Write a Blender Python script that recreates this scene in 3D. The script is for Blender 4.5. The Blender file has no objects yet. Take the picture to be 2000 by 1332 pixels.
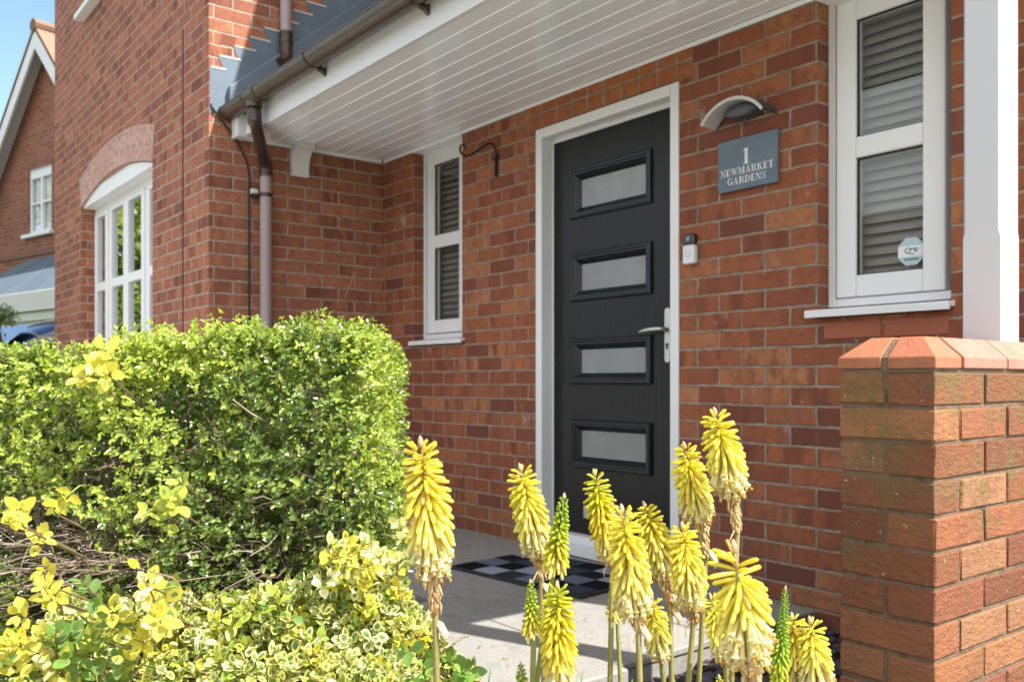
import bpy, math, random
import numpy as np
from mathutils import Vector, Matrix, Quaternion

# ------------------------------------------------------------------ camera, sky, sun, exposure
SC = bpy.context.scene
COL = SC.collection
CAMZ = 0.845
YAW = math.radians(51.9)
FW = Vector((-math.sin(YAW), math.cos(YAW), 0.0))      # viewing direction on the ground
RT = Vector((math.cos(YAW), math.sin(YAW), 0.0))       # to the right of it
cam_d = bpy.data.cameras.new('camera')
cam = bpy.data.objects.new('camera', cam_d)
COL.objects.link(cam)
cam.location = (0, 0, CAMZ)
cam.rotation_euler = (math.radians(90), 0, YAW)
cam_d.sensor_width = 36.0
cam_d.sensor_fit = 'HORIZONTAL'
cam_d.lens = 31.5
cam_d.shift_y = 0.039
cam_d.clip_start = 0.02
cam_d.clip_end = 2000
cam_d.dof.use_dof = True
cam_d.dof.focus_distance = 1.45
cam_d.dof.aperture_fstop = 9.0
SC.camera = cam

SUN_AZ = math.radians(19.7)      # from +X towards +Y
SUN_EL = math.radians(51.0)
world = bpy.data.worlds.new('World')
SC.world = world
world.use_nodes = True
wn = world.node_tree
wn.nodes.clear()
sky = wn.nodes.new('ShaderNodeTexSky')
sky.sky_type = 'NISHITA'
sky.sun_disc = False
sky.sun_elevation = SUN_EL
sky.sun_rotation = math.radians(90) - SUN_AZ
sky.altitude = 50
sky.air_density = 1.0
sky.dust_density = 0.2
sky.ozone_density = 2.2
bg = wn.nodes.new('ShaderNodeBackground')
bg.inputs['Strength'].default_value = 0.10
wo = wn.nodes.new('ShaderNodeOutputWorld')
# broken white cloud over the blue, added as neutral fill overhead and behind the camera
wtc = wn.nodes.new('ShaderNodeTexCoord')
wmp = wn.nodes.new('ShaderNodeMapping'); wmp.inputs['Scale'].default_value = (1.0, 1.0, 2.6)
wns = wn.nodes.new('ShaderNodeTexNoise'); wns.inputs['Scale'].default_value = 2.3; wns.inputs['Detail'].default_value = 7; wns.inputs['Roughness'].default_value = .58
wdt = wn.nodes.new('ShaderNodeVectorMath'); wdt.operation = 'DOT_PRODUCT'; wdt.inputs[1].default_value = (-.92, .10, .36)
wmr = wn.nodes.new('ShaderNodeMapRange'); wmr.inputs[1].default_value = .55; wmr.inputs[2].default_value = .93; wmr.inputs[3].default_value = .15; wmr.inputs[4].default_value = -.45
wad = wn.nodes.new('ShaderNodeMath'); wad.operation = 'ADD'
wms = wn.nodes.new('ShaderNodeMapRange'); wms.interpolation_type = 'SMOOTHSTEP'; wms.inputs[1].default_value = .46; wms.inputs[2].default_value = .66
wmx = wn.nodes.new('ShaderNodeMix'); wmx.data_type = 'RGBA'
wn.links.new(wtc.outputs['Generated'], wmp.inputs[0]); wn.links.new(wmp.outputs[0], wns.inputs['Vector'])
wn.links.new(wtc.outputs['Generated'], wdt.inputs[0]); wn.links.new(wdt.outputs['Value'], wmr.inputs[0])
wn.links.new(wns.outputs[0], wad.inputs[0]); wn.links.new(wmr.outputs[0], wad.inputs[1]); wn.links.new(wad.outputs[0], wms.inputs[0])
wn.links.new(wms.outputs[0], wmx.inputs[0]); wn.links.new(sky.outputs[0], wmx.inputs[6])
wmx.inputs[7].default_value = (6.7, 6.8, 7.0, 1)
wn.links.new(wmx.outputs[2], bg.inputs[0])
wn.links.new(bg.outputs[0], wo.inputs[0])

sun_d = bpy.data.lights.new('sun', 'SUN')
sun_d.energy = 3.9
sun_d.angle = math.radians(0.53)
sun_d.color = (1.0, 0.965, 0.91)
sun = bpy.data.objects.new('sun', sun_d)
COL.objects.link(sun)
SUN_V = Vector((math.cos(SUN_AZ) * math.cos(SUN_EL), math.sin(SUN_AZ) * math.cos(SUN_EL), math.sin(SUN_EL)))
sun.rotation_euler = SUN_V.to_track_quat('Z', 'Y').to_euler()
sun.location = (6, 2, 9)

SC.view_settings.view_transform = 'Standard'
SC.view_settings.look = 'None'
SC.view_settings.gamma = 1.0
SC.view_settings.exposure = 1.5
SC.render.engine = 'CYCLES'
SC.cycles.use_denoising = True
SC.cycles.max_bounces = 8
SC.cycles.diffuse_bounces = 5
SC.cycles.glossy_bounces = 4
SC.cycles.transmission_bounces = 4
SC.cycles.transparent_max_bounces = 16
SC.cycles.caustics_reflective = False
SC.cycles.caustics_refractive = False
SC.cycles.sample_clamp_indirect = 8.0

R_ = random.Random(7)
NR = np.random.RandomState(11)

# ------------------------------------------------------------------ node helpers
class NT:
    def __init__(self, name):
        self.m = bpy.data.materials.new(name)
        self.m.use_nodes = True
        self.t = self.m.node_tree
        self.t.nodes.clear()
        self.out = self.n('ShaderNodeOutputMaterial')
    def n(self, typ, **kw):
        x = self.t.nodes.new(typ)
        for k, v in kw.items():
            setattr(x, k, v)
        return x
    def put(self, sock, v):
        if hasattr(v, 'is_output') or isinstance(v, bpy.types.NodeSocket):
            self.t.links.new(v, sock)
        elif isinstance(v, (tuple, list)) and len(v) == 3 and sock.type == 'RGBA':
            sock.default_value = (v[0], v[1], v[2], 1)
        else:
            sock.default_value = v
    def math(self, op, a, b=None, c=None, clamp=False):
        x = self.n('ShaderNodeMath', operation=op, use_clamp=clamp)
        self.put(x.inputs[0], a)
        if b is not None: self.put(x.inputs[1], b)
        if c is not None: self.put(x.inputs[2], c)
        return x.outputs[0]
    def ss(self, v, lo, hi):
        x = self.n('ShaderNodeMapRange', interpolation_type='SMOOTHSTEP')
        self.put(x.inputs[0], v); self.put(x.inputs[1], lo); self.put(x.inputs[2], hi)
        x.inputs[3].default_value = 0; x.inputs[4].default_value = 1
        return x.outputs[0]
    def mixc(self, f, a, b, blend='MIX'):
        x = self.n('ShaderNodeMix', data_type='RGBA', blend_type=blend)
        x.clamp_factor = True
        self.put(x.inputs[0], f); self.put(x.inputs[6], a); self.put(x.inputs[7], b)
        return x.outputs[2]
    def noise(self, vec, scale=5, detail=3, rough=0.55, dim='3D', w=None):
        x = self.n('ShaderNodeTexNoise', noise_dimensions=dim)
        if vec is not None: self.put(x.inputs['Vector'], vec)
        if w is not None: self.put(x.inputs['W'], w)
        x.inputs['Scale'].default_value = scale
        x.inputs['Detail'].default_value = detail
        x.inputs['Roughness'].default_value = rough
        return x.outputs[0]
    def ramp(self, f, stops, interp='LINEAR'):
        x = self.n('ShaderNodeValToRGB')
        x.color_ramp.interpolation = interp
        e = x.color_ramp.elements
        while len(e) < len(stops): e.new(0.5)
        for i, (p, c) in enumerate(stops):
            e[i].position = p; e[i].color = (c[0], c[1], c[2], 1)
        self.put(x.inputs[0], f)
        return x.outputs[0]
    def comb(self, a, b, c=0.0):
        x = self.n('ShaderNodeCombineXYZ')
        self.put(x.inputs[0], a); self.put(x.inputs[1], b); self.put(x.inputs[2], c)
        return x.outputs[0]
    def sep(self, v):
        x = self.n('ShaderNodeSeparateXYZ'); self.put(x.inputs[0], v)
        return x.outputs[0], x.outputs[1], x.outputs[2]
    def vscale(self, v, s):
        x = self.n('ShaderNodeMapping'); self.put(x.inputs[0], v)
        x.inputs['Scale'].default_value = s
        return x.outputs[0]
    def obj(self): return self.n('ShaderNodeTexCoord').outputs['Object']
    def uv(self): return self.n('ShaderNodeTexCoord').outputs['UV']
    def pos(self): return self.n('ShaderNodeNewGeometry').outputs['Position']
    def attr(self, name):
        x = self.n('ShaderNodeAttribute'); x.attribute_name = name
        return x.outputs['Color']
    def bump(self, h, strength=0.5, dist=0.01, normal=None):
        x = self.n('ShaderNodeBump')
        x.inputs['Strength'].default_value = strength
        x.inputs['Distance'].default_value = dist
        self.put(x.inputs['Height'], h)
        if normal is not None: self.put(x.inputs['Normal'], normal)
        return x.outputs[0]
    def principled(self, col, rough=0.5, metal=0.0, spec=0.5, normal=None, link=True, **kw):
        x = self.n('ShaderNodeBsdfPrincipled')
        self.put(x.inputs['Base Color'], col)
        self.put(x.inputs['Roughness'], rough)
        self.put(x.inputs['Metallic'], metal)
        self.put(x.inputs['Specular IOR Level'], spec)
        if normal is not None: self.put(x.inputs['Normal'], normal)
        for k, v in kw.items(): self.put(x.inputs[k], v)
        if link: self.t.links.new(x.outputs[0], self.out.inputs[0])
        return x.outputs[0]
    def mixs(self, f, a, b):
        x = self.n('ShaderNodeMixShader')
        self.put(x.inputs[0], f); self.t.links.new(a, x.inputs[1]); self.t.links.new(b, x.inputs[2])
        return x.outputs[0]
    def surf(self, s): self.t.links.new(s, self.out.inputs[0])

M = {}
def plain(name, col, rough=0.5, metal=0.0, spec=0.5, dirt=0.0, dirtcol=(.12, .11, .07), bump=0.0, bscale=60, var=0.06, nscale=3.0):
    t = NT(name)
    o = t.obj()
    n = t.noise(o, nscale, 4)
    c = t.mixc(n, tuple(x * (1 - var) for x in col), tuple(min(1, x * (1 + var)) for x in col))
    if dirt:
        d = t.ss(t.noise(o, nscale * 2.3, 6, 0.65), 0.52, 0.78)
        c = t.mixc(t.math('MULTIPLY', d, dirt), c, dirtcol)
    r = t.math('ADD', rough - 0.06, t.math('MULTIPLY', t.noise(o, nscale * 4, 3), 0.12))
    nm = t.bump(t.noise(o, bscale, 3), bump, 0.002) if bump else None
    t.principled(c, r, metal, spec, nm)
    M[name] = t.m
    return t.m

BRICK_STOPS = [(0.0, (.155, .056, .040)), (.15, (.225, .073, .042)), (.38, (.30, .096, .045)), (.66, (.34, .116, .050)), (.90, (.42, .175, .080)), (1.0, (.27, .085, .044))]
def brick(name, bw=.225, rh=.075, offset=.5, mortar=(.315, .24, .18), stops=BRICK_STOPS, mottle=.95, vary=1.0, efflo=.0, dx=0.0, dz=0.0, jt=.0105, swap=False):
    t = NT(name)
    u, v, _ = t.sep(t.uv())
    if swap: u, v = v, u
    p3 = t.pos()
    wob = t.noise(p3, 34, 4, .65)
    wob2 = t.noise(t.vscale(p3, (1.3, 1.3, 1.3)), 33, 4, .65)
    u0 = t.math('ADD', t.math('ADD', u, 50.0 * bw + dx), t.math('MULTIPLY', t.math('SUBTRACT', wob, .5), .010))
    v0 = t.math('ADD', t.math('ADD', v, 50.0 * rh + dz), t.math('MULTIPLY', t.math('SUBTRACT', wob2, .5), .010))
    row = t.math('FLOOR', t.math('DIVIDE', v0, rh))
    par = t.math('MODULO', row, 2.0)
    us = t.math('ADD', u0, t.math('MULTIPLY', par, bw * offset))
    colm = t.math('FLOOR', t.math('DIVIDE', us, bw))
    fu = t.math('SUBTRACT', us, t.math('MULTIPLY', colm, bw))
    fv = t.math('SUBTRACT', v0, t.math('MULTIPLY', row, rh))
    e = t.math('MINIMUM', t.math('MINIMUM', fu, t.math('SUBTRACT', bw, fu)), t.math('MINIMUM', fv, t.math('SUBTRACT', rh, fv)))
    mask = t.ss(e, jt * .5 - .0016, jt * .5 + .0016)
    w = t.n('ShaderNodeTexWhiteNoise', noise_dimensions='3D')
    t.put(w.inputs['Vector'], t.comb(t.math('ADD', colm, .37), t.math('ADD', row, .19), 3.3))
    rnd = w.outputs['Value']; rc = w.outputs['Color']
    r1, r2, r3 = t.sep(rc)
    base = t.ramp(rnd, stops)
    # kiss marks: soft darker bands across each brick
    vec = t.comb(t.math('ADD', t.math('MULTIPLY', us, 11.0), t.math('MULTIPLY', r1, 60.0)), t.math('ADD', t.math('MULTIPLY', v, 3.5), t.math('MULTIPLY', r2, 40.0)), 0.0)
    band = t.ss(t.noise(vec, 1.0, 2, .5), .42, .64)
    c = t.mixc(t.math('MULTIPLY', band, t.math('MULTIPLY', r3, mottle)), base, (.155, .052, .032))
    lite = t.ss(t.noise(t.comb(t.math('ADD', t.math('MULTIPLY', us, 14.0), t.math('MULTIPLY', r2, 70.0)), t.math('ADD', t.math('MULTIPLY', v, 6.0), t.math('MULTIPLY', r1, 30.0)), 4.0), 1.0, 3, .6), .55, .8)
    c = t.mixc(t.math('MULTIPLY', lite, t.math('MULTIPLY', r1, .55)), c, (.54, .27, .135))
    fine = t.noise(p3, 170, 4, .75)
    c = t.mixc(t.math('MULTIPLY', t.ss(t.noise(p3, 36, 5, .72), .47, .66), .55), c, (.175, .060, .038))
    c = t.mixc(t.math('MULTIPLY', t.ss(fine, .52, .68), .55), c, (.13, .045, .030))
    if efflo:
        ef = t.math('MULTIPLY', t.ss(t.noise(t.vscale(p3, (9, 9, 5)), 1.0, 6, .72), .62, .78), efflo)
        c = t.mixc(ef, c, (.55, .50, .46))
    mc = t.mixc(t.ss(t.noise(p3, 14, 5, .7), .35, .68), tuple(x * .72 for x in mortar), tuple(min(1, x * 1.15) for x in mortar))
    big = t.noise(p3, 1.7, 3)
    c = t.mixc(t.math('MULTIPLY', t.ss(big, .45, .75), .22 * vary), c, (.13, .05, .035))
    splash = t.math('MULTIPLY', t.math('SUBTRACT', 1.0, t.ss(t.sep(p3)[2], -.02, .42)), t.ss(t.noise(p3, 7, 5, .7), .42, .66))
    c = t.mixc(t.math('MULTIPLY', splash, .5), c, (.11, .075, .05))
    cc = t.mixc(mask, mc, c)
    hgt = t.math('ADD', t.math('MULTIPLY', mask, 1.0), t.math('ADD', t.math('MULTIPLY', fine, .18), t.math('MULTIPLY', t.noise(p3, 60, 3), .22)))
    hgt = t.math('ADD', hgt, t.math('MULTIPLY', rnd, .12))
    t.principled(cc, .86, 0, .25, t.bump(hgt, .9, .0045))
    M[name] = t.m
    return t.m

def leafmat(name, trans=.35, rough=.38, variegated=False, spec=.5, coltint=(1, 1, 1), margin=(.80, .66, .10)):
    t = NT(name)
    c = t.attr('tint')
    if variegated:
        u, v, _ = t.sep(t.uv())
        # u: -1..1 across, v: 0..1 along
        du = t.math('ABSOLUTE', u)
        dv = t.math('MULTIPLY', t.math('ABSOLUTE', t.math('SUBTRACT', v, .48)), 1.75)
        rad = t.math('SQRT', t.math('ADD', t.math('MULTIPLY', du, du), t.math('MULTIPLY', dv, dv)))
        nz = t.noise(t.obj(), 120, 3)
        rad = t.math('ADD', rad, t.math('MULTIPLY', t.math('SUBTRACT', nz, .5), .75))
        a = t.n('ShaderNodeAttribute'); a.attribute_name = 'tint'
        # alpha of the tint holds how wide the green heart of this leaf is
        heart = t.math('SUBTRACT', 1.0, t.ss(rad, t.math('SUBTRACT', a.outputs['Alpha'], .07), t.math('ADD', a.outputs['Alpha'], .07)))
        green = t.mixc(t.ss(nz, .35, .7), (.035, .11, .022), (.13, .24, .075))
        c = t.mixc(heart, c, green)
    g = t.n('ShaderNodeNewGeometry')
    back = g.outputs['Backfacing']
    c = t.mixc(t.math('MULTIPLY', back, .25), c, (.35, .42, .16))
    p = t.principled(c, rough, 0, spec, t.bump(t.noise(t.obj(), 160, 2), .15, .002), link=False)
    tr = t.n('ShaderNodeBsdfTranslucent')
    t.put(tr.inputs[0], t.mixc(.35, c, (.62, .78, .06), 'MIX'))
    t.surf(t.mixs(trans, p, tr.outputs[0]))
    M[name] = t.m
    return t.m

def tintmat(name, rough=.55, spec=.3, trans=0.0, bump=.0, bscale=90, nvar=.15):
    t = NT(name)
    c = t.attr('tint')
    o = t.obj()
    n = t.noise(o, bscale * .6, 4, .65)
    c = t.mixc(t.math('MULTIPLY', t.ss(n, .4, .7), nvar * 2), c, t.mixc(1.0, c, (.55, .5, .45), 'MULTIPLY'))
    nm = t.bump(t.noise(o, bscale, 4, .65), bump, .003) if bump else None
    p = t.principled(c, rough, 0, spec, nm, link=False)
    if trans:
        tr = t.n('ShaderNodeBsdfTranslucent'); t.put(tr.inputs[0], c)
        p = t.mixs(trans, p, tr.outputs[0])
    t.surf(p)
    M[name] = t.m
    return t.m

def glassmat(name, boost=1.7, tint=(.9, .95, .93), wav=.0):
    t = NT(name)
    ge = t.n('ShaderNodeNewGeometry'); dp_ = t.n('ShaderNodeVectorMath', operation='DOT_PRODUCT')
    t.put(dp_.inputs[0], ge.outputs['Normal']); t.put(dp_.inputs[1], ge.outputs['Incoming'])
    omc = t.math('SUBTRACT', 1.0, t.math('ABSOLUTE', dp_.outputs['Value']), clamp=True)
    fr_ = t.math('ADD', .045, t.math('MULTIPLY', t.math('POWER', omc, 5.0), .95))
    fr_ = t.math('MULTIPLY', fr_, t.math('SUBTRACT', 1.0, ge.outputs['Backfacing']))
    nm = t.bump(t.noise(t.obj(), 2.2, 2), wav, .02) if wav else None
    gl = t.n('ShaderNodeBsdfGlossy'); gl.inputs['Roughness'].default_value = .015
    if nm is not None: t.put(gl.inputs['Normal'], nm)
    tp = t.n('ShaderNodeBsdfTransparent'); t.put(tp.inputs[0], tint)
    f = t.math('MULTIPLY', fr_, boost, clamp=True)
    t.surf(t.mixs(f, tp.outputs[0], gl.outputs[0]))
    M[name] = t.m
    return t.m

# ------------------------------------------------------------------ mesh builder
ROOTS = {}
class MB:
    def __init__(self):
        self.v = []; self.f = []; self.uv = {}; self.c = []; self.col = None
    def vert(self, p):
        self.v.append((float(p[0]), float(p[1]), float(p[2])))
        self.c.append(self.col)
        return len(self.v) - 1
    def face(self, idx, uv=None):
        if uv is not None: self.uv[len(self.f)] = uv
        self.f.append(tuple(idx))
    def quad(self, a, b, c, d, uv=None):
        i = [self.vert(p) for p in (a, b, c, d)]
        self.face(i, uv)
    def box(self, x0, x1, y0, y1, z0, z1, jit=0.0):
        P = [(x0, y0, z0), (x1, y0, z0), (x1, y1, z0), (x0, y1, z0), (x0, y0, z1), (x1, y0, z1), (x1, y1, z1), (x0, y1, z1)]
        if jit: P = [tuple(k + R_.uniform(-jit, jit) for k in p) for p in P]
        i = [self.vert(p) for p in P]
        for q in ((0, 3, 2, 1), (4, 5, 6, 7), (0, 1, 5, 4), (1, 2, 6, 5), (2, 3, 7, 6), (3, 0, 4, 7)):
            f = [i[k] for k in q]
            uv = []
            ax = (q in ((0, 1, 5, 4), (2, 3, 7, 6)))
            top = (q in ((0, 3, 2, 1), (4, 5, 6, 7)))
            for k in q:
                p = P[k]
                uv.append((p[0], p[1]) if top else ((p[0], p[2]) if ax else (p[1], p[2])))
            self.face(f, uv)
    def bevbox(self, x0, x1, y0, y1, z0, z1, b=.003, jit=0.0):
        # box with chamfered edges: three rings
        n0 = len(self.v)
        rings = []
        for (ins, z) in ((b, z0), (0, z0 + b), (0, z1 - b), (b, z1)):
            ring = []
            for (sx, sy) in ((0, 0), (1, 0), (1, 1), (0, 1)):
                for which in ((0, 1) if (sx + sy) % 2 else (1, 0)):
                    px = (x1 - ins if sx else x0 + ins); py = (y1 - ins if sy else y0 + ins)
                    if which == 0: px += (-b if sx else b)
                    else: py += (-b if sy else b)
                    ring.append((px, py, z))
            rings.append(ring)
        # order ring points around
        out = []
        for ring in rings:
            cx = (x0 + x1) / 2; cy = (y0 + y1) / 2
            ring.sort(key=lambda p: math.atan2((p[1] - cy) / (y1 - y0), (p[0] - cx) / (x1 - x0)))
            out.append([self.vert(tuple(k + (R_.uniform(-jit, jit) if jit else 0) for k in p)) for p in ring])
        m = len(out[0])
        for a, b2 in zip(out[:-1], out[1:]):
            for k in range(m):
                self.face((a[k], a[(k + 1) % m], b2[(k + 1) % m], b2[k]))
        self.face(tuple(reversed(out[0]))); self.face(tuple(out[-1]))
    def tube(self, pts, rad, n=8, cap=True, flat=None):
        pts = [Vector(p) for p in pts]
        if not hasattr(rad, '__len__'): rad = [rad] * len(pts)
        rings = []
        up = None
        for i, p in enumerate(pts):
            d = (pts[min(i + 1, len(pts) - 1)] - pts[max(i - 1, 0)])
            d = d.normalized() if d.length > 1e-9 else Vector((0, 0, 1))
            if up is None:
                up = d.orthogonal().normalized()
            else:
                up = (up - d * up.dot(d))
                up = up.normalized() if up.length > 1e-6 else d.orthogonal().normalized()
            s = d.cross(up)
            rings.append([self.vert(p + (up * math.cos(2 * math.pi * k / n) + s * math.sin(2 * math.pi * k / n) * (flat or 1)) * rad[i]) for k in range(n)])
        for a, b in zip(rings[:-1], rings[1:]):
            for k in range(n):
                self.face((a[k], a[(k + 1) % n], b[(k + 1) % n], b[k]))
        if cap:
            self.face(tuple(reversed(rings[0]))); self.face(tuple(rings[-1]))
    def prism(self, poly, fn0, fn1, uvs=None):
        a = [self.vert(fn0(*p)) for p in poly]
        b = [self.vert(fn1(*p)) for p in poly]
        n = len(poly)
        self.face(tuple(a)); self.face(tuple(reversed(b)))
        for k in range(n):
            self.face((a[(k + 1) % n], a[k], b[k], b[(k + 1) % n]))
    def build(self, name, mat, parent=None, local=False, smooth=False, bevel=0.0, seg=2, auto=None):
        me = bpy.data.meshes.new(name)
        vs = self.v
        if parent is not None and not local:
            o = ROOTS.get(parent.name, Vector((0, 0, 0)))
            vs = [(x - o.x, y - o.y, z - o.z) for x, y, z in vs]
        me.from_pydata(vs, [], self.f)
        if self.uv:
            l = me.uv_layers.new(name='UVMap')
            for fi, uv in self.uv.items():
                p = me.polygons[fi]
                for k, li in enumerate(p.loop_indices):
                    l.data[li].uv = uv[k]
        if self.col is not None:
            ca = me.color_attributes.new('tint', 'FLOAT_COLOR', 'POINT')
            flat = []
            for c in self.c:
                c = c or (.5, .5, .5)
                flat += [c[0], c[1], c[2], c[3] if len(c) > 3 else 1.0]
            ca.data.foreach_set('color', flat)
        import bmesh
        bm = bmesh.new(); bm.from_mesh(me)
        bmesh.ops.recalc_face_normals(bm, faces=bm.faces)
        bm.to_mesh(me); bm.free()
        me.materials.append(mat)
        if smooth:
            for p in me.polygons: p.use_smooth = True
        ob = bpy.data.objects.new(name, me)
        COL.objects.link(ob)
        if parent is not None:
            ob.parent = parent
            ROOTS[ob.name] = Vector((0, 0, 0)) if local else ROOTS.get(parent.name, Vector((0, 0, 0)))
        else:
            ROOTS[ob.name] = Vector((0, 0, 0))
        if bevel:
            b = ob.modifiers.new('bevel', 'BEVEL')
            b.width = bevel; b.segments = seg; b.limit_method = 'ANGLE'; b.angle_limit = math.radians(35)
            b.harden_normals = False
        if auto is not None:
            for p in me.polygons: p.use_smooth = True
            try:
                me.set_sharp_from_angle(angle=math.radians(auto))
            except Exception: pass
        return ob

def thing(name, label, cat, loc=(0, 0, 0), rz=0.0, group=None):
    o = bpy.data.objects.new(name, None)
    o.empty_display_size = .1
    COL.objects.link(o)
    o.location = loc; o.rotation_euler = (0, 0, rz)
    o['label'] = label; o['category'] = cat
    if group: o['group'] = group
    ROOTS[o.name] = Vector(loc)
    return o
def tag(o, label, cat, group=None):
    o['label'] = label; o['category'] = cat
    if group: o['group'] = group
    return o
def struct(o, kind='structure'):
    o['kind'] = kind
    return o
def cw(r, d, z):
    return (RT.x * r + FW.x * d, RT.y * r + FW.y * d, z)

def wall_grid(mb, axis, at, a0, a1, z0, z1, holes=(), flip=False):
    # rectangle on plane x=at or y=at, from a0..a1 and z0..z1, minus rectangular holes; uv in metres
    xs = sorted({a0, a1, *[min(max(h[k], a0), a1) for h in holes for k in (0, 1)]})
    zs = sorted({z0, z1, *[min(max(h[k], z0), z1) for h in holes for k in (2, 3)]})
    for i in range(len(xs) - 1):
        for j in range(len(zs) - 1):
            xa, xb, za, zb = xs[i], xs[i + 1], zs[j], zs[j + 1]
            mx, mz = (xa + xb) / 2, (za + zb) / 2
            if any(h[0] < mx < h[1] and h[2] < mz < h[3] for h in holes): continue
            q = [(xa, za), (xb, za), (xb, zb), (xa, zb)]
            P = [((x, at, z) if axis == 'y' else (at, x, z)) for x, z in q]
            mb.quad(*P, uv=[(x, z) for x, z in q])

# numpy leaf cloud ------------------------------------------------------------
def leaf_mesh(name, P, D, N, L, W, tint, mat, parent=None, fold=.25, big=False, curl=.15):
    """P base points, D directions, N up-normals, L lengths, W widths, tint (n,4)."""
    P = np.asarray(P, float); n = len(P)
    D = D / np.linalg.norm(D, axis=1, keepdims=True)
    S = np.cross(D, N); S /= (np.linalg.norm(S, axis=1, keepdims=True) + 1e-9)
    U = np.cross(S, D)
    if big:
        # outline of an oval leaf: (along, across), with midrib
        out = [(0, 0), (.10, .42), (.30, .88), (.52, 1.0), (.74, .80), (.92, .36), (1, 0), (.92, -.36), (.74, -.80), (.52, -1.0), (.30, -.88), (.10, -.42)]
        mid = [(.10, 0), (.30, 0), (.52, 0), (.74, 0), (.92, 0)]
        pts = out + mid
        faces = [(0, 12, 1), (12, 13, 2, 1), (13, 14, 3, 2), (14, 15, 4, 3), (15, 16, 5, 4), (16, 6, 5),
                 (0, 11, 12), (11, 10, 13, 12), (10, 9, 14, 13), (9, 8, 15, 14), (8, 7, 16, 15), (7, 6, 16)]
    else:
        pts = [(0, 0), (.32, .9), (.72, .8), (1, 0), (.72, -.8), (.32, -.9)]
        faces = [(0, 3, 2, 1), (0, 5, 4, 3)]
    k = len(pts)
    V = np.zeros((n, k, 3))
    cu = NR.uniform(-curl, curl * 2.2, n)
    for i, (a, b) in enumerate(pts):
        h = fold * abs(b) * W * .5
        V[:, i, :] = P + D * (a * L)[:, None] + S * (b * .5 * W)[:, None] + U * (h - cu * L * a * a)[:, None]
    me = bpy.data.meshes.new(name)
    me.vertices.add(n * k)
    V = V.reshape(-1, 3)
    if parent is not None:
        o = ROOTS.get(parent.name, Vector((0, 0, 0)))
        V = V - np.array([o.x, o.y, o.z])
    me.vertices.foreach_set('co', V.ravel())
    fl = [len(f) for f in faces]
    fi = np.concatenate([np.array(f) for f in faces])
    loops = (fi[None, :] + (np.arange(n) * k)[:, None]).ravel()
    tot = np.tile(np.array(fl), n)
    start = np.concatenate([[0], np.cumsum(tot)[:-1]])
    me.loops.add(len(loops)); me.loops.foreach_set('vertex_index', loops)
    me.polygons.add(len(tot)); me.polygons.foreach_set('loop_start', start); me.polygons.foreach_set('loop_total', tot)
    me.update(calc_edges=True)
    me.validate()
    ca = me.color_attributes.new('tint', 'FLOAT_COLOR', 'POINT')
    t = np.repeat(np.asarray(tint, float), k, axis=0)
    ca.data.foreach_set('color', t.ravel())
    l = me.uv_layers.new(name='UVMap')
    puv = np.array([(b, a) for a, b in pts])
    l.data.foreach_set('uv', np.tile(puv[fi], (n, 1)).ravel())
    me.polygons.foreach_set('use_smooth', np.ones(len(tot), bool))
    me.materials.append(mat)
    ob = bpy.data.objects.new(name, me)
    COL.objects.link(ob)
    if parent is not None: ob.parent = parent
    return ob
def nrm(a): return a / (np.linalg.norm(a, axis=1, keepdims=True) + 1e-9)
def vnoise(p, s, seed=0):
    r = np.random.RandomState(seed)
    a = np.zeros(len(p))
    for k in range(6):
        d = r.normal(size=3); d /= np.linalg.norm(d)
        a += np.sin(p @ d * s * r.uniform(.6, 1.7) + r.uniform(0, 6.28))
    return a / 3.0
# ------------------------------------------------------------------ materials
brick('house_brick', efflo=.6)
brick('wing_brick', efflo=.12, vary=1.2, mortar=(.40, .305, .24), stops=[(0.0, (.245, .092, .062)), (.15, (.31, .115, .070)), (.45, (.37, .140, .078)), (.75, (.41, .170, .088)), (1, (.37, .135, .076))])
brick('lintel_brick', bw=.1125, offset=0, dz=-.0285, stops=[(0, (.36, .115, .043)), (.5, (.40, .135, .048)), (1, (.38, .12, .043))], mottle=.25)
brick('arch_brick', bw=.215, rh=.075, offset=.5, swap=False, jt=.009, mortar=(.36, .26, .21), stops=[(0, (.55, .34, .28)), (.5, (.58, .37, .31)), (1, (.56, .35, .29))], mottle=.12)
brick('far_brick', efflo=0, vary=1.3, mortar=(.34, .24, .19), mottle=.4, stops=[(0.0, (.23, .085, .06)), (.5, (.29, .11, .07)), (1, (.32, .13, .08))])
plain('upvc', (.76, .765, .77), .34, spec=.4, var=.008)
plain('upvc_cream', (.77, .77, .765), .36, var=.008, spec=.4)
plain('paint_white', (.68, .68, .67), .42, var=.02, dirt=.10, dirtcol=(.45, .45, .40), bump=.12, bscale=70)
plain('post_white', (.50, .50, .51), .5, var=.03, dirt=.10, dirtcol=(.36, .36, .33), bump=.12, bscale=70)
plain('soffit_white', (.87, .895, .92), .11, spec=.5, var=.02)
plain('gutter_brown', (.072, .048, .034), .32, var=.2, dirt=.75, dirtcol=(.13, .12, .045), nscale=9)
plain('pipe_brown', (.052, .030, .022), .3, var=.15, dirt=.2)
plain('pipe_faded', (.34, .265, .275), .46, var=.10, dirt=.25, dirtcol=(.22, .14, .13))
plain('cable_black', (.012, .012, .012), .4)
plain('iron_black', (.012, .012, .013), .38, bump=.3, bscale=150)
plain('lead', (.115, .155, .195), .62, spec=.5, var=.22, dirt=.4, dirtcol=(.30, .33, .36), bump=.2, bscale=25, nscale=5)
plain('mortar_pale', (.50, .47, .42), .9, var=.15, bump=.6, bscale=90)
plain('interior', (.42, .41, .39), .9)
plain('blind_grey', (.20, .195, .18), .5, var=.02)
plain('blind_white', (.28, .275, .26), .45, var=.02)
plain('blind_pale', (.86, .85, .81), .5, var=.02)
plain('bay_lead', (.085, .115, .145), .8, var=.2)
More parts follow.
